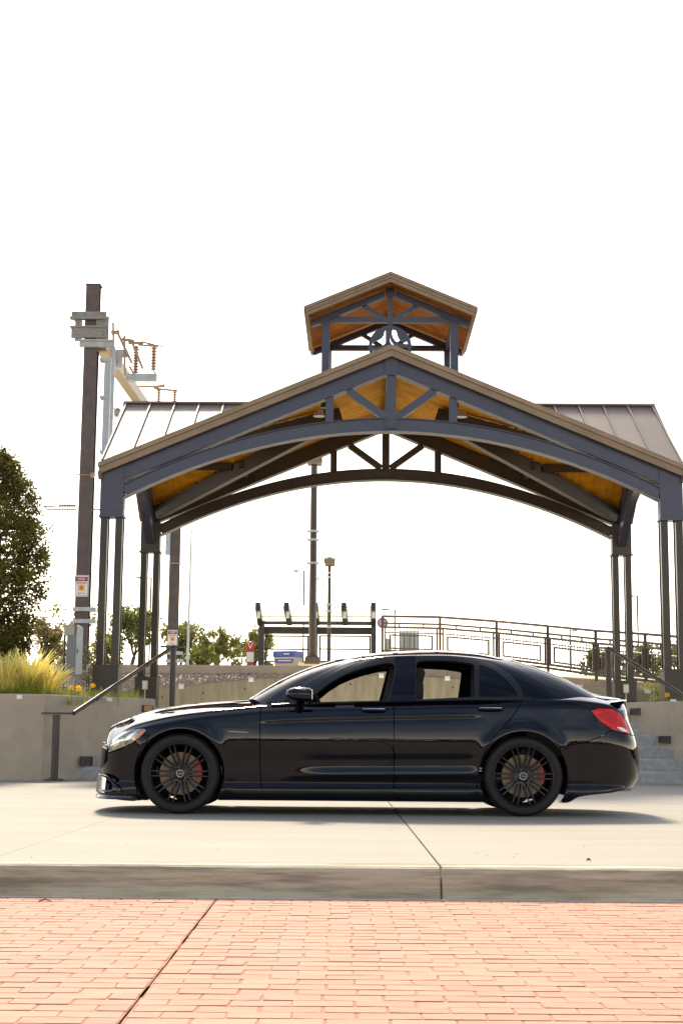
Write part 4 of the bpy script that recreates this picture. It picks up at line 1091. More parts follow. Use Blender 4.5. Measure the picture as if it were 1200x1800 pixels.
# ================================================================== HANDRAILS BY THE STEPS
def handrail(s,label):
    lo=P(100,1254,22.2) if s<0 else Vector((2*CX-P(100,1254,22.2).x,22.2,P(100,1254,22.2).z))
    hi=P(305,1137,25.3) if s<0 else P(1068,1139,25.3)
    t=thing('handrail',label,'handrail',(lo.x,lo.y,0),0,'handrails at the sides of the steps')
    L=Vector((lo.x,lo.y,0))
    def o_(n,m,mt=steelb,p=None,sm=False):
        o=obj(n,m,mt,p or t,smooth=sm)
        if p is None:o.location=-L
        return o
    m=MB(); m.tube([(lo.x,lo.y,0),(lo.x,lo.y,lo.z-.02)],.055,14); m.box(lo.x-.13,lo.x+.13,lo.y-.13,lo.y+.13,0,.02)
    for a in(-.09,.09):
        for b in(-.09,.09): m.tube([(lo.x+a,lo.y+b,.02),(lo.x+a,lo.y+b,.04)],.012,6)
    m.box(lo.x-.05,lo.x+.05,lo.y-.05,lo.y+.05,lo.z-.06,lo.z-.02)
    o_('post',m,steelb,None,True)
    m=MB(); m.tube([(hi.x,hi.y,1.13),(hi.x,hi.y,hi.z-.02)],.05,14); m.box(hi.x-.1,hi.x+.1,hi.y-.1,hi.y+.1,1.136,1.156); o_('post',m,steelb,None,True)
    a=Vector((lo.x-s*-.0+(-s)*.27,lo.y+.1,lo.z)); d=Vector((hi.x-lo.x,hi.y-lo.y,0)).normalized()
    p0=lo-d*.22*1; p1=lo+d*.26; q0=hi-d*.02; q1=hi+d*.24
    w=.075
    m=MB(); m.bar(lo-Vector((.22,0,0)) ,lo+Vector((.25,0,0)),w,.03); o_('lower_plate',m)
    e0=lo+Vector((.25*(-s),0,0)); 
    m=MB(); m.tube([e0+Vector((0,0,.005)),hi+Vector((.10*s*-1*0,0,0))],.034,12); o_('rail',m,steelb,None,True)
    m=MB(); m.bar(hi-Vector((.22,0,0)),hi+Vector((.20,0,0)),w,.03); o_('upper_plate',m)
    for f in(.22,.72):
        c=e0.lerp(hi,f); dd=(hi-e0).normalized(); m=MB(); m.tube([c-dd*.07,c+dd*.07],.041,12); o_('rail_sleeve',m,steelb,None,True)
handrail(-1,'left handrail sloping up from a plated post before the grey wall')
handrail(1,'right handrail sloping down to the right from a post behind the boot')

# ================================================================== RAMP RAILING ON THE UPPER WALL
rl=thing('railing','brown steel railing with nested rectangles and thin bars, running down to the right','railing',(0,38,0))
topp=[(672,1083,42.0),(790,1085,40.5),(920,1096,38.6),(1040,1108,36.0),(1160,1116,33.5),(1215,1121,32.4),(1330,1130,30.4),(1450,1141,28.5)]
TP=[P(*q) for q in topp]
def along(L,n):
    ds=[0]; 
    for a,b in zip(L[:-1],L[1:]): ds.append(ds[-1]+(b-a).length)
    return [lerp_at(L,ds,ds[-1]*i/n) for i in range(n+1)],ds[-1]
def lerp_at(L,ds,d):
    for i in range(len(L)-1):
        if d<=ds[i+1]+1e-9: return L[i].lerp(L[i+1],(d-ds[i])/(ds[i+1]-ds[i]))
    return L[-1].copy()
pts,Lr=along(TP,8)
dn=lambda p,h: Vector((p.x,p.y,p.z-h))
def ro(n,m,mt=rust,sm=False,par=None):
    o=obj(n,m,mt,par or rl,smooth=sm)
    if par is None: o.location=(0,-38,0)
    return o
railm=mat('railing_paint',(.085,.052,.036),.45)
HB=1.07
for i in range(len(pts)-1):
    a,b=pts[i],pts[i+1]
    m=MB(); m.tube([a,b],.038,8); ro('top_rail',m,railm,True)
    for h,w in((.20,.055),(.31,.06)): 
        m=MB(); m.bar(dn(a,h),dn(b,h),.04,w); ro('cross_rail',m,railm)
    for h in(.98,1.07): m=MB(); m.bar(dn(a,h),dn(b,h),.04,.065); ro('bottom_rail',m,railm)
    m=MB(); m.bar(dn(a,.0),dn(a,1.22),.07,.06,(0,1,0)); ro('railing_post',m,railm)
    # two short spacers and the handrail on brackets behind
    for f in(.3,.72): c=a.lerp(b,f); m=MB(); m.bar(dn(c,.21),dn(c,.31),.04,.04,(0,1,0)); ro('spacer',m,railm)
    q0,q1=a.lerp(b,.0)+Vector((.1,.28,-.44)),b+Vector((.1,.28,-.44)); m=MB(); m.tube([q0,q1],.022,8); ro('handrail_tube',m,mat('tube_grey',(.30,.30,.28),.45),True)
    # panel: outer frame and inner rectangle
    for f0,f1,h0,h1,w in((.05,.95,.31,.98,.06),(.14,.86,.53,.90,.05)):
        c0,c1=a.lerp(b,f0),a.lerp(b,f1); fr=ro('panel_frame',MB().bar(dn(c0,h0),dn(c0,h1),.045,w,(0,1,0)),railm)
        m=MB(); m.bar(dn(c1,h0),dn(c1,h1),.045,w,(0,1,0)); 
        if h0>.4: m.bar(dn(c0,h0),dn(c1,h0),.04,.045); m.bar(dn(c0,h1),dn(c1,h1),.04,.045)
        o=obj('frame_bar',m,railm,fr)
    npk=int((b-a).length/.125)
    for k in range(1,npk):
        c=a.lerp(b,k/npk); m=MB(); m.bar(dn(c,.31),dn(c,1.0),.017,.017,(0,1,0)); ro('picket',m,railm)
m=MB(); m.bar(dn(pts[-1],0),dn(pts[-1],1.22),.07,.06,(0,1,0)); ro('railing_post',m,railm)

# ================================================================== TRANSIT SHELTER
YS=46
sh=thing('shelter','steel platform shelter with tilted glass canopy panels behind the car roof','shelter',(P(555,1170,YS).x,YS,2.4))
SLc=sh.location.copy()
shp=mat('shelter_paint',(.045,.042,.036),.5)
def so_(n,m,mt,par=None,sm=False):
    o=obj(n,m,mt,par or sh,smooth=sm)
    if par is None:o.location=-SLc
    return o
cg=mat('canopy_glass',(.85,.83,.74),.3,transl=.9)
def pbox(x0,x1,y0,y1,Y,dep=.15):
    a=P((x0+x1)/2,(y0+y1)/2,Y); sx=(P(x1,y0,Y).x-P(x0,y0,Y).x)/2; sz=(P(x0,y0,Y).z-P(x0,y1,Y).z)/2
    return MB().box(a.x-sx,a.x+sx,a.y,a.y+dep,a.z-sz,a.z+sz)
for x0,x1 in((454,464),(549,558),(652,661)): so_('shelter_post',pbox(x0,x1,1088,1180,YS,.2),shp)
so_('canopy_beam',pbox(464,652,1092,1098,YS+.02,.15),shp); so_('gutter_beam',pbox(456,660,1102,1114,YS+.3,.25),shp)
tops=[(453,457),(503,509),(554,557),(604,607),(656,656)]
for i,(a,b) in enumerate(tops):
    p0=P(b,1094,YS+.05);p1=P(a,1065,YS-1.2); m=MB(); m.bar(p0,p1,.15,.22); so_('canopy_arm',m,shp)
    p2=P((a+b)/2,1079,YS-.9); m=MB(); m.box(p2.x-.05,p2.x+.05,p2.y-.16,p2.y-.12,p2.z-.15,p2.z+.15); so_('arm_lamp',m,white)
for i in range(4):
    a0,b0=tops[i];a1,b1=tops[i+1]; m=MB()
    q=[P(b0+4,1093,YS+.05),P(b1-4,1093,YS+.05),P(a1-3,1065,YS-1.2),P(a0+3,1065,YS-1.2)]
    m.add(q+[v+Vector((0,0,.02)) for v in q],[(0,1,2,3),(4,5,6,7),(0,1,5,4),(2,3,7,6)]); so_('canopy_glass',m,cg)
    m=MB(); c0=q[0].lerp(q[3],.36);c1=q[1].lerp(q[2],.36); m.bar(c0,c1,.03,.03); so_('glazing_bar',m,galv)
for (x0,x1) in((467,541),(562,650)):
    for y in(1118,1141,1163): so_('frame_rail',pbox(x0,x1,y-1.3,y+1.3,YS+1.2,.08),shp)
    for x in(x0,x1): so_('frame_upright',pbox(x-1.5,x+1.5,1117,1175,YS+1.2,.08),shp)
# ================================================================== PLATFORM LIGHT POLES
def lightpole(px,ytop,ybase,Y,r0,lab,wbox,base=False,cam_=False,bands=()):
    b=P(px,ybase,Y); tp_=P(px+(0),ytop,Y); tp_.x=b.x; t=thing('light_pole',lab,'light pole',(b.x,Y,b.z),0,'light poles on the platform')
    H=tp_.z-b.z; m=MB(); m.tube([(0,0,0),(0,0,H)],[r0*1.12,r0*.92],16); obj('pole',m,steelb,t,smooth=True)
    m=MB(); m.box(-wbox,wbox,-.3,.3,H,H+.08); m.box(-wbox*.85,wbox*.95,-.26,.26,H-.10,H); m.box(-wbox*.4,wbox*.4,-.2,.2,H+.08,H+.12); obj('lamp_head',m,mat('lamp_head',(.22,.17,.12),.5),t)
    if base: m=MB(); m.box(-.2,.2,-.2,.2,-.02,.16); m.box(-.16,.16,-.16,.16,.16,.2); obj('base_block',m,steelb,t)
    for y in bands:
        z=P(px,y,Y).z-b.z; m=MB(); m.lathe([(r0*1.05,-.03),(r0*1.35,-.03),(r0*1.35,.03),(r0*1.05,.03)],(0,0,z),'z',16); m.box(-r0*1.8,-r0*1.2,-.03,.03,z-.025,z+.025); m.box(r0*1.2,r0*1.6,-.03,.03,z-.025,z+.025); obj('band',m,galv,t)
    return t,b
lightpole(548.5,810,1166,40,.094,'tall brown light pole in the middle, in front of the shelter',.22,True,bands=(934,949,990))
t,b=lightpole(577.5,988,1175,42,.05,'shorter light pole carrying a white dome camera, beside the tall one',.16,False,bands=(1063,1074,1102))
m=MB(); z=P(577,1011,42).z-b.z; m.tube([(-.32,0,z),(0,0,z)],.014,8); m.tube([(-.33,0,z+.02),(-.33,0,z-.06)],.02,8); m.box(-.07,.07,-.07,.07,z-.08,z-.05); m.box(-.07,.07,-.07,.07,z+.05,z+.08)
br_=obj('camera_bracket',m,white,t); m=MB(); m.lathe([(0,-.075),(.045,-.06),(.06,-.02),(.055,.03),(0,.05)],(-.33,0,z-.1),'z',14); obj('dome_camera',m,white,br_,smooth=True)
# concrete block under the tall pole
m=pbox(524,574,1164,1176,40.0,1.2); tag(obj('concrete_block',m,conc),'low concrete block under the tall middle light pole','concrete block')
# street lamps far behind
def streetlamp(xp,ytop,ybase,arm,Y,lab):
    b=P(xp,ybase,Y);tp_=P(xp,ytop,Y); t=thing('street_lamp',lab,'street lamp',(b.x,Y,b.z),0,'distant street lamps'); H=tp_.z-b.z; w=abs(P(xp+1,ytop,Y).x-tp_.x)
    m=MB(); m.bar((0,0,0),(0,0,H),w*2.6,w*2.6,(0,1,0)); obj('pole',m,steelb,t)
    m=MB(); a=arm*w; m.bar((0,0,H-w),(a*.35,0,H-w),w*1.5,w*1.5); obj('arm',m,steelb,t)
    m=MB(); s=1 if a>0 else -1; vs=[(a*.3,-.15,H-w*.5),(a*.3,.15,H-w*.5),(a*.6,.2,H),(a,.05,H+w*.2),(a,-.05,H+w*.2),(a*.6,-.2,H),(a*.3,0,H-w*2),(a*.7,0,H-w*2.6)]
    m.add(vs,[(0,1,2,3,4,5),(0,1,6),(1,2,7,6),(2,3,7),(3,4,7),(4,5,7),(5,0,6,7)]); obj('lamp_head',m,steelb,t)
streetlamp(532.5,1003,1170,-22,70,'distant street lamp left of the tall middle pole')
streetlamp(693.5,1071,1150,-28,75,'distant street lamp at the start of the railing')
streetlamp(1122.5,1047,1200,-16,80,'distant street lamp between the right pavilion pillars')
streetlamp(262,1015,1170,-30,70,'distant street lamp behind the left rear pavilion pillar')
streetlamp(1002,1107,1180,16,90,'small far street lamp behind the railing')
# round sign and cabinet by the railing
c=P(672,1095,43); t=thing('round_sign','round purplish sign at the end of the railing','sign',(c.x,43,2.6))
m=MB(); m.lathe([(0,-.01),(.16,-.01),(.16,.01),(0,.01)],(0,0,c.z-2.6),'y',24); obj('disc',m,mat('sign_purple',(.22,.10,.22),.5),t)
m=MB(); m.lathe([(0,-.02),(.11,-.02),(.11,-.012),(0,-.012)],(0,0,c.z-2.6),'y',24); obj('inner_disc',m,mat('sign_pale',(.45,.35,.45),.5),t)
m=MB(); m.bar((0,.03,0),(0,.03,c.z-2.6),.04,.04,(0,1,0)); obj('post',m,galv,t)
c=P(719,1124,44); t=thing('cabinet','pale grey ribbed cabinet behind the railing','cabinet',(c.x,44,2.4)); H=P(719,1109,44).z-2.4
m=MB(); m.box(-.29,.29,0,.4,0,H); obj('body',m,mat('cabinet_grey',(.50,.54,.52),.5),t)
for x in(-.14,0,.14): m=MB(); m.box(x-.008,x+.008,-.012,0,.1,H-.06); obj('rib',m,steelb,t)
c=P(683,1128,44); m=MB(); m.box(c.x-.08,c.x+.08,44,44.1,2.4,P(683,1122,44).z); tag(obj('notice_board',m,mat('cabinet_grey',(.5,.5,.5))),'small grey notice board left of the ribbed cabinet','sign')
# ================================================================== ICE/DE-ICER BIN, RED POST
Yb=43; a=P(484,1146,Yb);b=P(529,1172,Yb); cb=Vector(((a.x+b.x)/2,Yb,P(500,1172,Yb).z))
t=thing('salt_bin','blue and cream storage bin with printed label standing behind the kerb wall','bin',cb,rad(-24))
blue=mat('bin_blue',(.05,.09,.42),.4); cream=mat('bin_cream',(.62,.56,.42),.5)
w,d,h=.33,.28,.44
m=MB(); vs=[(sx*w*k,sy*d*k,z) for z,k in((0,.92),(h*.62,1.0)) for sx,sy in((-1,-1),(1,-1),(1,1),(-1,1))]; m.add(vs,[(0,1,2,3),(4,5,6,7),(0,1,5,4),(1,2,6,5),(2,3,7,6),(3,0,4,7)]); bd=obj('body',m,cream,t)
m=MB(); vs=[(sx*w*k,sy*d*k,z) for z,k in((h*.60,1.03),(h*.96,1.07),(h*1.02,.95)) for sx,sy in((-1,-1),(1,-1),(1,1),(-1,1))]; m.add(vs,[(0,1,2,3),(8,9,10,11)]+[(i+4*q,(i+1)%4+4*q,(i+1)%4+4*q+4,i+4*q+4) for i in range(4) for q in(0,1)]); ld=obj('lid',m,blue,t)
m=MB(); m.prism([(-.26,.09),(.28,.09),(.30,.21),(-.29,.21)],'y',-d*1.0-.012,-d*.99); lb=obj('label',m,mat('label_purple',(.20,.08,.40),.5),bd)
m=MB(); m.box(-.18,.24,-d-.018,-d-.013,.145,.175); obj('label_print',m,white,lb)
m=MB(); m.box(.0,.18,-d*1.07-.012,-d*1.06,.335,.37); obj('lid_print',m,white,ld)
m=MB(); n=16
for k in range(n):
    a0,a1=2*PI*k/n,2*PI*(k+1)/n; m.bar((-.12+.09*math.cos(a0),-d*1.07-.012,.35+.03*math.sin(a0)),(-.12+.09*math.cos(a1),-d*1.07-.012,.35+.03*math.sin(a1)),.01,.008)
obj('lid_logo',m,mat('pale_blue',(.35,.42,.7)),ld)
Yv=44; c=P(440,1136,Yv); t=thing('ticket_validator','slim red post with a white letter V on a round head and a white panel','ticket post',(c.x,Yv,2.4)); z0=2.4
redp=mat('post_red',(.50,.035,.02),.45)
m=MB(); m.box(-.07,.07,0,.12,0,P(440,1143,Yv).z-z0); obj('post',m,redp,t)
m=MB(); zc_=c.z-z0; m.lathe([(0,-.03),(.13,-.03),(.14,.0),(.13,.05),(0,.05)],(0,0,zc_),'y',24); hd=obj('round_head',m,redp,t)
m=MB(); z1,z2=P(440,1144,Yv).z-z0,P(440,1165,Yv).z-z0; m.box(-.125,.125,-.05,.02,z2,z1); pn=obj('panel',m,redp,t); m=MB(); m.box(-.105,.105,-.056,-.051,z2+.02,z1-.04); obj('white_plate',m,white,pn)
text_mesh('letter','V',.26,white,hd,(0,-.035,zc_))

# ================================================================== CATENARY MASTS
mastm=mat('mast_brown',(.105,.075,.068),.55,var=.15,vscale=4)
gs=mat('galvanised_dark',(.30,.28,.25),.5,metal=.2,var=.1)
ins=mat('insulator',(.38,.22,.14),.4)
def hpost(m,x,y,z0,z1,w,d,t=.025): m.box(x-w/2,x+w/2,y,y+t,z0,z1); m.box(x-w/2,x+w/2,y+d-t,y+d,z0,z1); m.box(x-t/2,x+t/2,y+t,y+d-t,z0,z1)
def insul(m,x,y,z0,z1,r=.055,n=9):
    k=int((z1-z0)/.075); prof=[(0,0)]
    for i in range(k): h=(z1-z0)*i/k; s=(z1-z0)/k; prof+=[(r*.5,h),(r,h+s*.35),(r,h+s*.5),(r*.5,h+s*.6)]
    prof+=[(0,z1-z0)]; m.lathe(prof,(x,y,z0),'z',n)
def ribbed(m,a,b,r):
    a=Vector(a);b=Vector(b);k=max(4,int((b-a).length/.07)); pts=[];rs=[]
    for i in range(k+1):
        for f,rr in((0,r*.5),(.3,r),(.5,r),(.65,r*.5)): pts.append(a.lerp(b,min(1,(i+f)/(k+1)))); rs.append(rr)
    m.tube(pts,rs,8)
def danger_sign(par,loc,w,h):
    m=MB(); m.box(-w/2,w/2,-.012,0,-h/2,h/2); s=obj('warning_sign',m,white,par); s.location=loc
    m=MB(); b=.012
    for q in((-w/2+b,w/2-b,h/2-2*b,h/2-1.4*b),(-w/2+b,w/2-b,-h/2+1.4*b,-h/2+2*b),(-w/2+b,-w/2+1.6*b,-h/2+1.4*b,h/2-1.4*b),(w/2-1.6*b,w/2-b,-h/2+1.4*b,h/2-1.4*b)): m.box(q[0],q[1],-.0145,-.012,q[2],q[3])
    blk=mat('sign_black',(.05,.03,.05),.5); obj('sign_border',m,blk,s)
    m=MB(); m.box(-w*.42,w*.42,-.0145,-.012,h*.22,h*.41); obj('sign_header',m,blk,s)
    m=MB(); m.lathe([(0,-.0035),(1,-.0035),(1,0),(0,0)],ax='y',n=28); o=obj('sign_oval',m,mat('sign_red',(.72,.05,.08),.5),s); o.scale=(w*.37,1,h*.085); o.location=(0,-.0145,h*.315)
    text_mesh('sign_text','DANGER',h*.135,white,s,(0,-.0185,h*.315),sx=.62)
    text_mesh('sign_text','HIGH VOLTAGE',h*.12,blk,s,(0,-.0135,h*.13),sx=.53)
    m=MB(); q=h*.16; m.box(-q*.85,q*.85,-.015,-.012,-h*.09-q*.8,-h*.09+q*.8); og=obj('sign_symbol',m,mat('sign_orange',(.95,.33,.01),.5),s)
    m=MB(); m.prism([(.005,.05),(-.035,-.005),(-.005,-.0),(-.015,-.06),(.035,.008),(.005,.005)],'y',-.0165,-.0152); o=obj('sign_bolt',m,blk,og); o.location=(0,0,-h*.09)
    text_mesh('sign_text','KEEP OUT',h*.09,blk,s,(0,-.0135,-h*.36),sx=.8)
# near mast
Y1=38; base=P(143.5,1165,Y1); M1=P(160.5,500,Y1); X1=(P(143.5,1100,Y1).x+P(162,505,Y1).x)/2; z0=2.0
mt=thing('catenary_mast','tall brown steel mast with a HIGH VOLTAGE sign, clamps and switchgear, left of the pavilion','mast',(X1,Y1,z0))
def mp_(n,m,mat_,par=None,sm=False):
    o=obj(n,m,mat_,par or mt,smooth=sm)
    if par is None:o.location=(-X1,-Y1,-z0)
    return o
m=MB(); hpost(m,X1,Y1,z0,M1.z,.345,.36); m.box(X1-.19,X1+.21,Y1-.01,Y1+.37,M1.z,M1.z+.03); mp_('mast_column',m,mastm)
m=MB(); m.box(X1-.32,X1+.32,Y1-.15,Y1+.5,z0,z0+.35); mp_('footing',m,conc)
so1=P(144,1030,Y1); danger_sign(mt,(so1.x-X1,-.02,so1.z-z0),.36,.555)
def zrow(y,px=160,Y=None): return P(px,y,Y or Y1).z
def xcol(px,y,Y=None): return P(px,y,Y or Y1).x
m=MB()
for (xa,xb,ya,yb,dy) in((127,188,549,559,-.08),(125,188,559,563,-.16),(125,188,575,578,-.16),(127,188,578,595,-.10)):
    m.box(xcol(xa,ya),xcol(xb,ya),Y1+dy,Y1+.02,zrow(yb),zrow(ya))
m.box(xcol(133,570),xcol(145,570),Y1-.05,Y1,zrow(600),zrow(563)); m.box(xcol(170,570),xcol(192,570),Y1-.05,Y1,zrow(600),zrow(557))
for px in(133,182):
    for py in(553,566,584,590): m.tube([(xcol(px,py),Y1-.19,zrow(py)),(xcol(px,py),Y1-.08,zrow(py))],.015,6)
mp_('clamp_channel',m,gs)
m=MB(); m.box(xcol(141,606),xcol(202,606),Y1-.12,Y1-.02,zrow(611),zrow(601)); m.box(xcol(141,606),xcol(202,606),Y1-.2,Y1,zrow(601.5),zrow(599.5)); mp_('cross_channel',m,galv)
m=MB(); m.box(xcol(195.5,700),xcol(201,700),Y1-.1,Y1-.02,zrow(790),zrow(611)); mp_('hanger_angle',m,galv)
m=MB(); m.box(xcol(180,720),xcol(191.5,720),Y1+.1,Y1+.25,zrow(905),zrow(628)); 
for y in(628,694,790): m.box(xcol(175,y),xcol(193,y),Y1+.06,Y1+.3,zrow(y+5),zrow(y))
mp_('cable_duct',m,mat('duct_grey',(.46,.50,.54),.5))
# clamp arms at the foot
m=MB()
for y in(1071,1092): m.box(xcol(129,y),xcol(169,y),Y1-.06,Y1-.01,zrow(y+3.5),zrow(y-3.5)); m.box(xcol(156,y),xcol(169,y),Y1-.01,Y1+.4,zrow(y+3.5),zrow(y-3.5))
mp_('base_clamp',m,galv)
for y,n_ in((835,'stay_clamp'),):
    m=MB(); m.tube([(xcol(133,y),Y1-.03,zrow(y)),(xcol(178,y),Y1-.03,zrow(y))],.016,6); m.box(xcol(160,y),xcol(166,y),Y1-.08,Y1,zrow(y+5),zrow(y-3)); mp_(n_,m,rust)
# cantilever insulator at left
m=MB(); ribbed(m,(xcol(103,888),Y1+.1,zrow(888)),(xcol(133,888),Y1+.1,zrow(888)),.05); m.tube([(xcol(76,889),Y1+.1,zrow(889)),(xcol(82,895),Y1+.1,zrow(895)),(xcol(134,895),Y1+.1,zrow(895))],.018,6); m.tube([(xcol(76,889),Y1+.1,zrow(889)),(xcol(104,891),Y1+.1,zrow(891))],.018,6); m.tube([(xcol(150,895),Y1+.1,zrow(895)),(xcol(176,895),Y1+.1,zrow(895))],.02,6); mp_('side_insulator',m,ins)
# portal beam running back to the far mast
Y2=53; z2t=P(305,740,Y2).z
m=MB(); a=P(204,647,Y1+1.0); b=P(300,800,Y2); m.bar(P(178,605,Y1+.2),P(305,790,Y2-.1),.28,.34); mp_('portal_beam',m,mat('beam_tan',(.40,.31,.22),.5))
# switch gear: bracket, two ribbed insulators, arms and rods
Ysw=39.2
def S_(x,y,Y=Ysw): return P(x,y,Y)
m=MB(); a,b=S_(222,664),S_(276,664); m.bar(a,b,.25,.17); mp_('switch_bracket',m,galv)
m=MB(); m.box(S_(202,640).x,S_(215,640).x,Ysw-.1,Ysw+.1,S_(208,648).z,S_(208,616).z); m.box(S_(215,640).x,S_(224,640).x,Ysw-.1,Ysw+.1,S_(208,627).z,S_(208,616).z); mp_('gear_box',m,mat('duct_grey',(.46,.5,.54)))
for px,yt,yb in((238.5,607,656),(270,609,651)):
    m=MB(); insul(m,S_(px,yb).x,Ysw,S_(px,yb).z,S_(px,yt).z,.085); mp_('ribbed_insulator',m,ins)
m=MB()
for (a,b,r_) in(((207,585),(232,638),.035),((232,600),(251,648),.035),((226,603),(252,602),.045),((243,606),(279,609),.03),((252,601),(278,608),.03),((270,652),(276,660),.02),((199,567),(200,610),.03),((219,590),(220,660),.03),((196,585),(210,583),.06),((215,596),(236,599),.05),((200,612),(205,640),.05),((228,644),(236,658),.03),((276,607),(290,610),.02)):
    m.tube([S_(*a,Ysw-.1),S_(*b,Ysw-.1)],r_,8)
mp_('switch_arm',m,mat('switch_tan',(.40,.28,.17),.45))
m=MB(); a=S_(198,714);m.tube([a,S_(204,722)],.02,6); m.lathe([(0,-.12),(.09,-.1),(.11,.05),(.06,.13),(0,.14)],tuple(S_(207,726)),'z',12); mp_('floodlight',m,gs)
# far mast
M2x=(P(304,1100,Y2).x+P(307,940,Y2).x)/2; mt2=thing('catenary_mast','second brown mast with its HIGH VOLTAGE sign, behind the top of the left handrail','mast',(M2x,Y2,2.3))
def m2(n,m,mat_,par=None):
    o=obj(n,m,mat_,par or mt2)
    if par is None:o.location=(-M2x,-Y2,-2.3)
    return o
m=MB(); hpost(m,M2x,Y2,2.3,P(305,735,Y2).z,.35,.36); m2('mast_column',m,mastm)
s2=P(303.5,1121,Y2); danger_sign(mt2,(s2.x-M2x,-.02,s2.z-2.3),.36,.55)
m=MB()
for y in(1148,1162): m.box(P(291,y,Y2).x,P(322,y,Y2).x,Y2-.06,Y2-.01,P(300,y+3,Y2).z,P(300,y-3,Y2).z)
m.tube([P(293,990,Y2-.05),P(334,990,Y2-.05)],.02,6); m2('base_clamp',m,galv)
m=MB(); a=P(296,975,Y2); m.box(a.x-.09,a.x+.07,Y2-.2,Y2-.05,P(296,976,Y2).z,P(296,920,Y2).z); m2('cable_duct',m,mat('duct_grey',(.46,.5,.54)))
for px in(279,307): m=MB(); insul(m,P(px,710,Y2).x,Y2,P(px,722,Y2).z,P(px,684,Y2).z,.08); m2('ribbed_insulator',m,ins)
m=MB()
for a,b,r_ in(((243,679),(290,679),.04),((272,683),(312,687),.04),((270,681),(290,677),.05),((277,722),(310,722),.1)): m.tube([P(*a,Y2),P(*b,Y2)],r_,6)
m2('switch_arm',m,mat('switch_tan',(.40,.28,.17)))
# slim white pole
a=P(332,930,50); b=P(329.5,1168,50); m=MB(); m.tube([(b.x,50,2.3),(b.x+.03,50,a.z)],[.045,.03],8); m.lathe([(.04,0),(.08,0),(.08,.08),(.04,.08)],(b.x,50,3.3),'z',10)
tag(obj('slim_pole',m,mat('pole_white',(.62,.66,.66),.4)),'slim pale grey pole right of the second brown mast','pole')
# wires
wm=mat('wire',(.30,.28,.30),.5)
def wire(lab,pts,r=.012,sag=.0):
    m=MB(); L=[]
    for a,b in zip(pts[:-1],pts[1:]):
        A_,B_=P(*a),P(*b)
        for k in range(9): t=k/8; p=A_.lerp(B_,t); p.z-=sag*4*t*(1-t); L.append(p)
    m.tube(L,r,5); tag(obj('overhead_wire',m,wm),lab,'wire','overhead wires')
wire('thin overhead wire crossing the sky beside the turret',[(-200,606,44),(1400,616,44)],.009,.1)
wire('thin contact wire crossing the sky under the roof arches',[(-200,886,44),(1400,896,44)],.006,.1)
wire('thin wire hanging from the switchgear insulators towards the pavilion roof',[(283,608,39),(345,650,42),(420,700,46)],.007,.25)
wire('looping wire left of the near mast, rising to its top',[(143,660,38),(120,720,37),(60,745,36),(0,770,35)],.006,.15)
wire('lower looping wire left of the near mast',[(140,720,38),(70,745,36),(0,752,34)],.006,.1)
wire('faint wire reaching the left edge above the tree',[(-100,806,40),(38,808,40)],.007,.02)

# ================================================================== METER BOX IN THE BED
c=P(125,1188,24.4); t=thing('meter_box','grey electrical meter box on a black stake in the flower bed','utility box',(c.x,24.4,1.13))
m=MB(); z=lambda y: P(125,y,24.4).z-1.13
m.box(-.085,.07,0,.12,z(1187),z(1114)); obj('body',m,mat('box_grey',(.20,.21,.24),.5),t)
m=MB(); m.add([(.072,-.005,z(1186)),(.16,.1,z(1184)),(.16,.1,z(1102)),(.072,-.005,z(1098)),(.08,.12,z(1186)),(.08,.12,z(1098))],[(0,1,2,3),(1,4,5,2),(3,2,5),(0,1,4)]); dr=obj('door',m,galv,t)
m=MB(); m.box(.09,.10,-.0,.03,z(1148),z(1141)); obj('latch',m,black,dr)
m=MB(); m.box(-.13,.02,-.03,.12,z(1117),z(1100)); m.box(-.14,.03,-.04,.13,z(1100),z(1098.5)); obj('hood',m,mat('box_cream',(.42,.40,.33),.5),t)
m=MB(); m.tube([(-.125,.02,0),(-.125,.02,z(1104))],.018,8); obj('stake',m,black,t)
m=MB(); m.tube([(-.02,.05,0),(-.02,.05,z(1187))],.028,10); m.tube([(.03,.05,0),(.03,.05,z(1187))],.02,10); obj('conduit',m,galv,t)
c=P(97,1192,24.2); m=MB(); m.box(c.x-.04,c.x+.06,24.2,24.3,1.13,1.13+.14); m.box(c.x-.02,c.x+.04,24.15,24.2,1.2,1.28); tag(obj('garden_spotlight',m,black),'small black garden spotlight beside the meter box','lamp')

# ================================================================== PLANTS
R3=random.Random(21)
def blades(m,cx,cy,z,n,h,spread,w,lean=.5,r=R3,up=.6):
    for _ in range(n):
        a=r.random()*2*PI; rr=r.random()**.5*spread*.25; L=h*r.uniform(.6,1.05); le=r.uniform(.1,1)*lean; x,y=cx+rr*math.cos(a),cy+rr*math.sin(a)
        d=Vector((math.cos(a),math.sin(a),0)); sd=Vector((-d.y,d.x,0)); K=4; vs=[];
        for k in range(K+1):
            t=k/K; p=Vector((x,y,z))+d*(L*le*t*t)+Vector((0,0,L*(t-.38*le*t*t*t))); ww=w*(1-t**2)*.5+.0008; vs+=[p-sd*ww,p+sd*ww]
        m.add(vs,[(2*k,2*k+1,2*k+3,2*k+2) for k in range(K)])
gold=leafmat('golden_grass',(.95,.85,.32),(.87,.72,.20),.5); green=leafmat('grass_green',(.42,.44,.06),(.20,.25,.035),.45); plume=leafmat('seed_plume',(.97,.93,.52),(.95,.86,.40),.55)
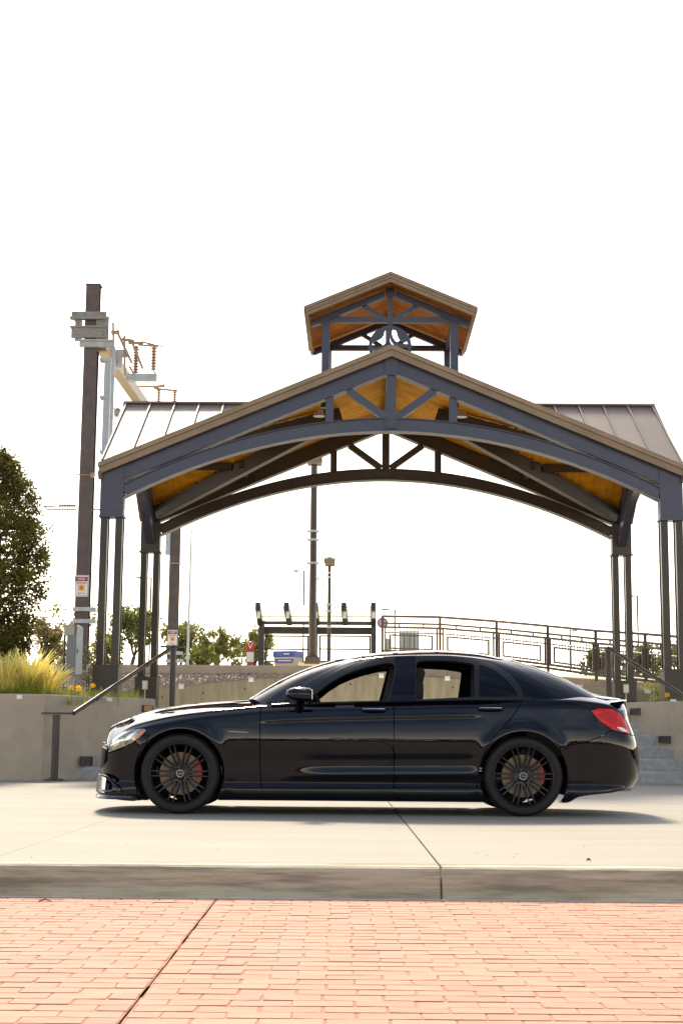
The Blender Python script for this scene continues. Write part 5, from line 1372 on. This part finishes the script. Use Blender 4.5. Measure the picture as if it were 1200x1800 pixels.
for k,(px,Y,h) in enumerate(((10,23.15,.80),(50,23.3,.86),(84,23.6,.66),(-35,23.4,.85))):
    c=P(px,1200,Y); t=thing('ornamental_grass',('short golden fountain grass behind the orange flowers','tallest golden fountain grass clump, between tree and meter box','smaller golden grass clump nearest the meter box','golden grass clump cut by the left photo edge')[k],'grass clump',(c.x,Y,1.13),0,'golden grasses under the left tree')
    m=MB(); blades(m,0,0,0,420,h*.75,.9,.007,.75); tag(obj('blades',m,green if k%2 else gold,t,fix=False),kind='stuff')
    m=MB()
    for _ in range(150):
        a=R3.random()*2*PI; L=h*R3.uniform(.8,1.15); le=R3.uniform(.1,.75); d=Vector((math.cos(a),math.sin(a),0)); pts=[]
        for q in range(7): tt=q/6; pts.append(Vector((0,0,0))+d*(.08+L*le*tt*tt*.8)+Vector((0,0,L*(tt-.25*le*tt**3))))
        m.tube(pts,[.0018,.0018,.002,.004,.008,.007,.002],4,False)
    tag(obj('seed_plumes',m,plume,t,fix=False),kind='stuff')
def groundcover(name,lab,pts,n,h,w,mt_):
    m=MB()
    for _ in range(n):
        (x0,y0),(x1,y1),sp=pts[R3.randrange(len(pts))]; t=R3.random(); blades(m,x0+(x1-x0)*t+R3.gauss(0,sp*.4),y0+(y1-y0)*t+abs(R3.gauss(0,sp)),1.13,5,h*R3.uniform(.5,1.2),.2,w,.8)
    tag(obj(name,m,mt_,fix=False),lab,'plants',kind='stuff')
groundcover('ground_cover','low green grassy planting along the top of the left wall',[((-6.6,22.8),(-4.3,22.8),.4),((-4.3,22.9),(-3.4,24.6),.25),((-6.6,22.75),(-4.5,22.8),.12),((-6.6,22.75),(-4.5,22.8),.12)],1300,.32,.011,green)
groundcover('ground_cover','low green planting behind the right tan wall',[((5.3,24.4),(6.4,22.9),.2),((5.3,25.0),(7,23.6),.4)],330,.27,.011,green)
yel=leafmat('flower_yellow',(.90,.55,.02),(.85,.42,.01),.4); orn=leafmat('flower_orange',(.85,.22,.02),(.7,.15,.01),.4)
def flower(px,py,Y,s,mt_,lab,cat='flower',grp='flowers in the planting beds'):
    s*=.72; c=P(px,py,Y); t=thing('flower',lab,cat,(c.x,c.y,1.13),0,grp); H=c.z-1.13
    st=MB(); st.tube([(.01,0,0),(0,.01,H*.6),(0,0,H)],.005,5); obj('stem',st,green,t)
    for k in range(6):
        a=2*PI*k/6+R3.random(); d=Vector((math.cos(a),-.55,math.sin(a)*.9)); sd=Vector((-math.sin(a),0,math.cos(a))); z=Vector((0,0,H)); m=MB()
        vs=[z,z+d*s*.5-sd*s*.40,z+d*s*.5+sd*s*.40,z+d*s*.9-sd*s*.34,z+d*s*.9+sd*s*.34,z+d*s*1.05-Vector((0,-.3*s,0))]
        obj('petal',m.add(vs,[(0,1,2),(1,3,4,2),(3,5,4)]),mt_,t,fix=False)
flower(126,1209,22.9,.062,yel,'yellow daylily on the left of the pair above the left wall')
flower(139,1210,22.85,.075,yel,'larger yellow daylily on the right of the pair above the left wall')
flower(164,1205,23.1,.06,yel,'single yellow daylily just left of the sloping left handrail')
flower(1171,1222,24.2,.065,yel,'single yellow-orange flower behind the right tan wall')
flower(24,1204,23.3,.055,orn,'orange flower near the left edge, lower of the two')
flower(19,1196,23.4,.045,orn,'orange flower near the left edge, upper of the two')
flower(97,1207,23.2,.04,yel,'small yellow flower below the golden grass')
flower(24,1214,23.0,.03,yel,'small yellow flower low at the left edge')
# shrub foliage near the box and at the wall end
def leafcloud(m,pts,n,s,r=R3,flat=.3):
    for _ in range(n):
        c,rad_=pts[r.randrange(len(pts))]; d=Vector((r.gauss(0,1),r.gauss(0,1),r.gauss(0,1))).normalized()*r.random()**.45
        p=Vector((c[0]+d.x*rad_[0],c[1]+d.y*rad_[1],c[2]+d.z*rad_[2])); a=Vector((r.gauss(0,1),r.gauss(0,1),r.gauss(0,.7))).normalized(); b=a.orthogonal().normalized(); b=(b+a.cross(b)*r.gauss(0,1)).normalized(); q=s*r.uniform(.6,1.3)
        m.add([p-a*q*.5,p+b*q*.26,p+a*q*.55,p-b*q*.26],[(0,1,2,3)])
for nm,lab,px,py,Y,rx,rz_,n,mt_ in(('shrub','wispy olive shrub behind the meter box, beside the front left pillar',158,1165,26.5,.28,.38,900,leafmat('olive_leaf',(.20,.19,.05),(.10,.09,.03),.4)),('shrub','dark green shrub at the foot of the left tree',8,1212,23.6,.35,.18,900,leafmat('dark_leaf',(.07,.10,.03),(.03,.05,.015),.3)),('shrub','pale grassy shrub at the foot of the rear right pillar',1150,1208,27.5,.3,.14,500,green)):
    c=P(px,py,Y); t=thing(nm,lab,'shrub',(c.x,Y,1.13)); m=MB(); leafcloud(m,[((0,0,c.z-1.13),(rx,rx,rz_)),((rx*.4,0,(c.z-1.13)*.6),(rx*.8,rx,rz_*.8))],n,.045); obj('foliage',m,mt_,t,fix=False)
    m=MB()
    for k in range(7): m.tube([(R3.uniform(-.03,.03),0,0),(R3.uniform(-rx,rx)*.7,0,(c.z-1.13)*R3.uniform(.8,1.1))],.007,5)
    obj('stems',m,mastm,t)

# ================================================================== TREES
bark=mat('bark',(.10,.075,.055),.9,var=.3,vscale=12,bump=.5)
def branchy(m,p,d,L,r,lev,tips,rr):
    q=p; pts=[p];rs=[r]; n=4
    for i in range(n):
        d=(d+Vector((rr.gauss(0,.16),rr.gauss(0,.16),rr.gauss(0,.1)))).normalized(); q=q+d*L/n; pts.append(q); rs.append(r*(1-.55*(i+1)/n))
        if lev<=1: tips.append(q)
    m.tube(pts,rs,6 if lev>1 else 5,False)
    if lev<=0: return
    for k in range(rr.choice((2,3,3))):
        a=d.orthogonal().normalized(); a.rotate(Matrix.Rotation(rr.random()*2*PI,3,d)); nd_=(d*.75+a*rr.uniform(.45,.95)+Vector((0,0,.12))).normalized()
        branchy(m,pts[rr.choice((2,3,4))],nd_,L*rr.uniform(.6,.8),r*.5,lev-1,tips,rr)
# big tree at the left: upright oval crown reaching the ground
lf1=leafmat('pear_leaf',(.20,.175,.035),(.075,.07,.015),.48)
R5=random.Random(4)
tc_=P(-22,1230,24.0); bt=thing('ornamental_tree','dense dark green tree with a yellow-rimmed upright crown at the left edge','tree',(tc_.x,24.3,1.1))
m=MB(); m.tube([(0,0,0),(.02,0,.6),(.0,.02,1.6),(.03,0,2.8)],[.09,.075,.055,.02],10); tips=[]
for k in range(26): 
    h=R5.uniform(.4,2.9); a=R5.random()*2*PI; branchy(m,Vector((0,0,h)),Vector((math.cos(a),math.sin(a),.9)).normalized(),.55,.022,1,tips,R5)
obj('trunk',m,bark,bt)
edge=[(1190,20),(1150,48),(1100,62),(1050,74),(1000,85),(950,88),(900,74),(860,58),(830,42),(808,25),(795,5)]
# crown radius by height from the edge list
zz=[P(e,y,24.3).z-1.1 for y,e in edge]; rrr=[P(e,y,24.3).x-tc_.x for y,e in edge]
crf=spl(zz,rrr)
m=MB(); NLv=35000; cl=[]
for _ in range(620):
    h=zz[0]+(zz[-1]-zz[0])*R5.random()**1.25; R0_=float(crf(h)); a=R5.random()*2*PI; q=R5.random()**.33*.93; cl.append((R0_*q*math.cos(a),R0_*q*math.sin(a)*.95,h,R5.uniform(.07,.17)))
for _ in range(NLv):
    x,y,z,rc=cl[R5.randrange(len(cl))]; g=(R5.gauss(0,rc*.62),R5.gauss(0,rc*.62),R5.gauss(0,rc*.62)); p=Vector((x+g[0],y+g[1],z+g[2]))
    if p.z>zz[-1]+.1: continue
    if math.hypot(p.x,p.y)>float(crf(p.z))*1.07+.05 and R5.random()<.8: continue
    a=Vector((R5.gauss(0,1),R5.gauss(0,1),R5.gauss(-.4,.7))).normalized(); b=a.orthogonal().normalized(); b=(b+a.cross(b)*R5.gauss(0,1)).normalized(); q=R5.uniform(.045,.080); n_=a.cross(b)*q*.12
    m.add([p-a*q*.5,p+b*q*.27+n_,p+a*q*.6,p-b*q*.27+n_],[(0,1,2),(0,2,3)])
obj('crown',m,lf1,bt,fix=False)
# background trees, each its own
cols=[leafmat('far_leaf_olive',(.36,.35,.10),(.20,.20,.05),.5),leafmat('far_leaf_brown',(.38,.30,.13),(.22,.17,.07),.5),leafmat('far_leaf_green',(.26,.30,.09),(.13,.16,.04),.5)]
def bgtree(px,ytop,wpx,Y,ci,lab,sparse=1.0,seed=0,lean=0,n=1500):
    rr=random.Random(seed); b=P(px,1172,Y); zb_=2.3; top=P(px,ytop,Y).z; H=top-zb_; Wd_=wpx/F*Y; t=thing('tree',lab,'tree',(b.x,Y,zb_),0,'trees along the skyline')
    m=MB(); tips=[]; tp=[Vector((0,0,0)),Vector((lean*.2,0,H*.25)),Vector((lean*.5,0,H*.45))]
    m.tube(tp,[H*.035,H*.028,H*.022],7,False)
    for k in range(6): a=rr.random()*2*PI; branchy(m,tp[rr.choice((1,2,2))],Vector((math.cos(a)*.8*Wd_/H*1.2,math.sin(a)*.4,.9)).normalized(),H*.30,H*.014,2,tips,rr)
    obj('trunk',m,bark,t)
    m=MB(); s=Y*.0019*1.3
    sc=[tp_ for tp_ in tips if abs(tp_.x-lean*.4)<Wd_*.62 and tp_.z<H*1.0] or tips
    sc=[q for q in sc if rr.random()<sparse*.8] or sc
    for _ in range(n):
        c=sc[rr.randrange(len(sc))]; q=s*rr.uniform(.6,1.5); p=c+Vector((rr.gauss(0,H*.035),rr.gauss(0,H*.035),rr.gauss(0,H*.03)))
        a=Vector((rr.gauss(0,1),rr.gauss(0,1),rr.gauss(0,1))).normalized(); bb=a.orthogonal().normalized(); m.add([p-a*q*.5,p+bb*q*.35,p+a*q*.5,p-bb*q*.35],[(0,1,2,3)])
    obj('crown',m,cols[ci],t,fix=False)
for q in((75,1085,50,60,1,'brownish tree between the left tree and the meter box',.8,1,0,1500),(128,1062,44,66,0,'small olive tree seen either side of the near mast',.6,2,0,1300),
    (222,1072,52,58,2,'dark spreading tree between the left pavilion pillars, bare twigs above',.7,3,.6,2200),(190,1110,34,62,0,'low olive tree right of the meter box',.8,14,0,1300),(318,1095,46,62,0,'yellow-green tree behind the second mast and slim pole',.7,4,0,1700),(348,1132,38,60,0,'low bushy tree right of the slim pole',1,5,0,1500),
    (392,1108,62,57,0,'crooked small tree with clumped crown between slim pole and red post',.45,6,-.5,1500),(440,1103,48,60,0,'thin tree with bare upper twigs behind the red ticket post',.5,7,.3,1500),
    (1040,1135,60,75,2,'pale green tree behind the railing, left of the right handrail post',.9,8,0,1500),(1085,1140,50,78,0,'hazy yellow-green tree behind the rear right pillar',.9,9,0,1300),(1135,1130,56,72,2,'green tree behind the railing between the right pillars',.9,10,0,1600),(1190,1128,60,70,0,'yellow-green tree behind the far right pillar',.9,11,0,1600),
    (20,1100,60,70,1,'brown tree behind the left tree trunk',.8,12,0,1000),(1260,1120,70,70,2,'green tree beyond the right photo edge',.9,13,0,1200)):
    bgtree(*q)
# belt of trees and a far kerb across the street, behind the camera: they show in the car's paint
m=MB(); R6=random.Random(9)
for k in range(70):
    x=-75+k*2.2+R6.uniform(-1,1); h=R6.uniform(1.5,3.6); y=-42+R6.uniform(-4,4)
    for _ in range(70):
        p=Vector((x+R6.gauss(0,1.1),y+R6.gauss(0,1.0),max(.1,h*R6.random()**.6))); q=R6.uniform(.5,1.1); a=Vector((R6.gauss(0,1),R6.gauss(0,1),R6.gauss(0,1))).normalized(); b=a.orthogonal().normalized()
        m.add([p-a*q*.5,p+b*q*.35,p+a*q*.5,p-b*q*.35],[(0,1,2,3)])
tag(obj('tree_belt',m,leafmat('belt_leaf',(.05,.07,.02),(.025,.035,.012),.2),fix=False),'belt of dark trees across the street behind the photographer','trees',kind='stuff')
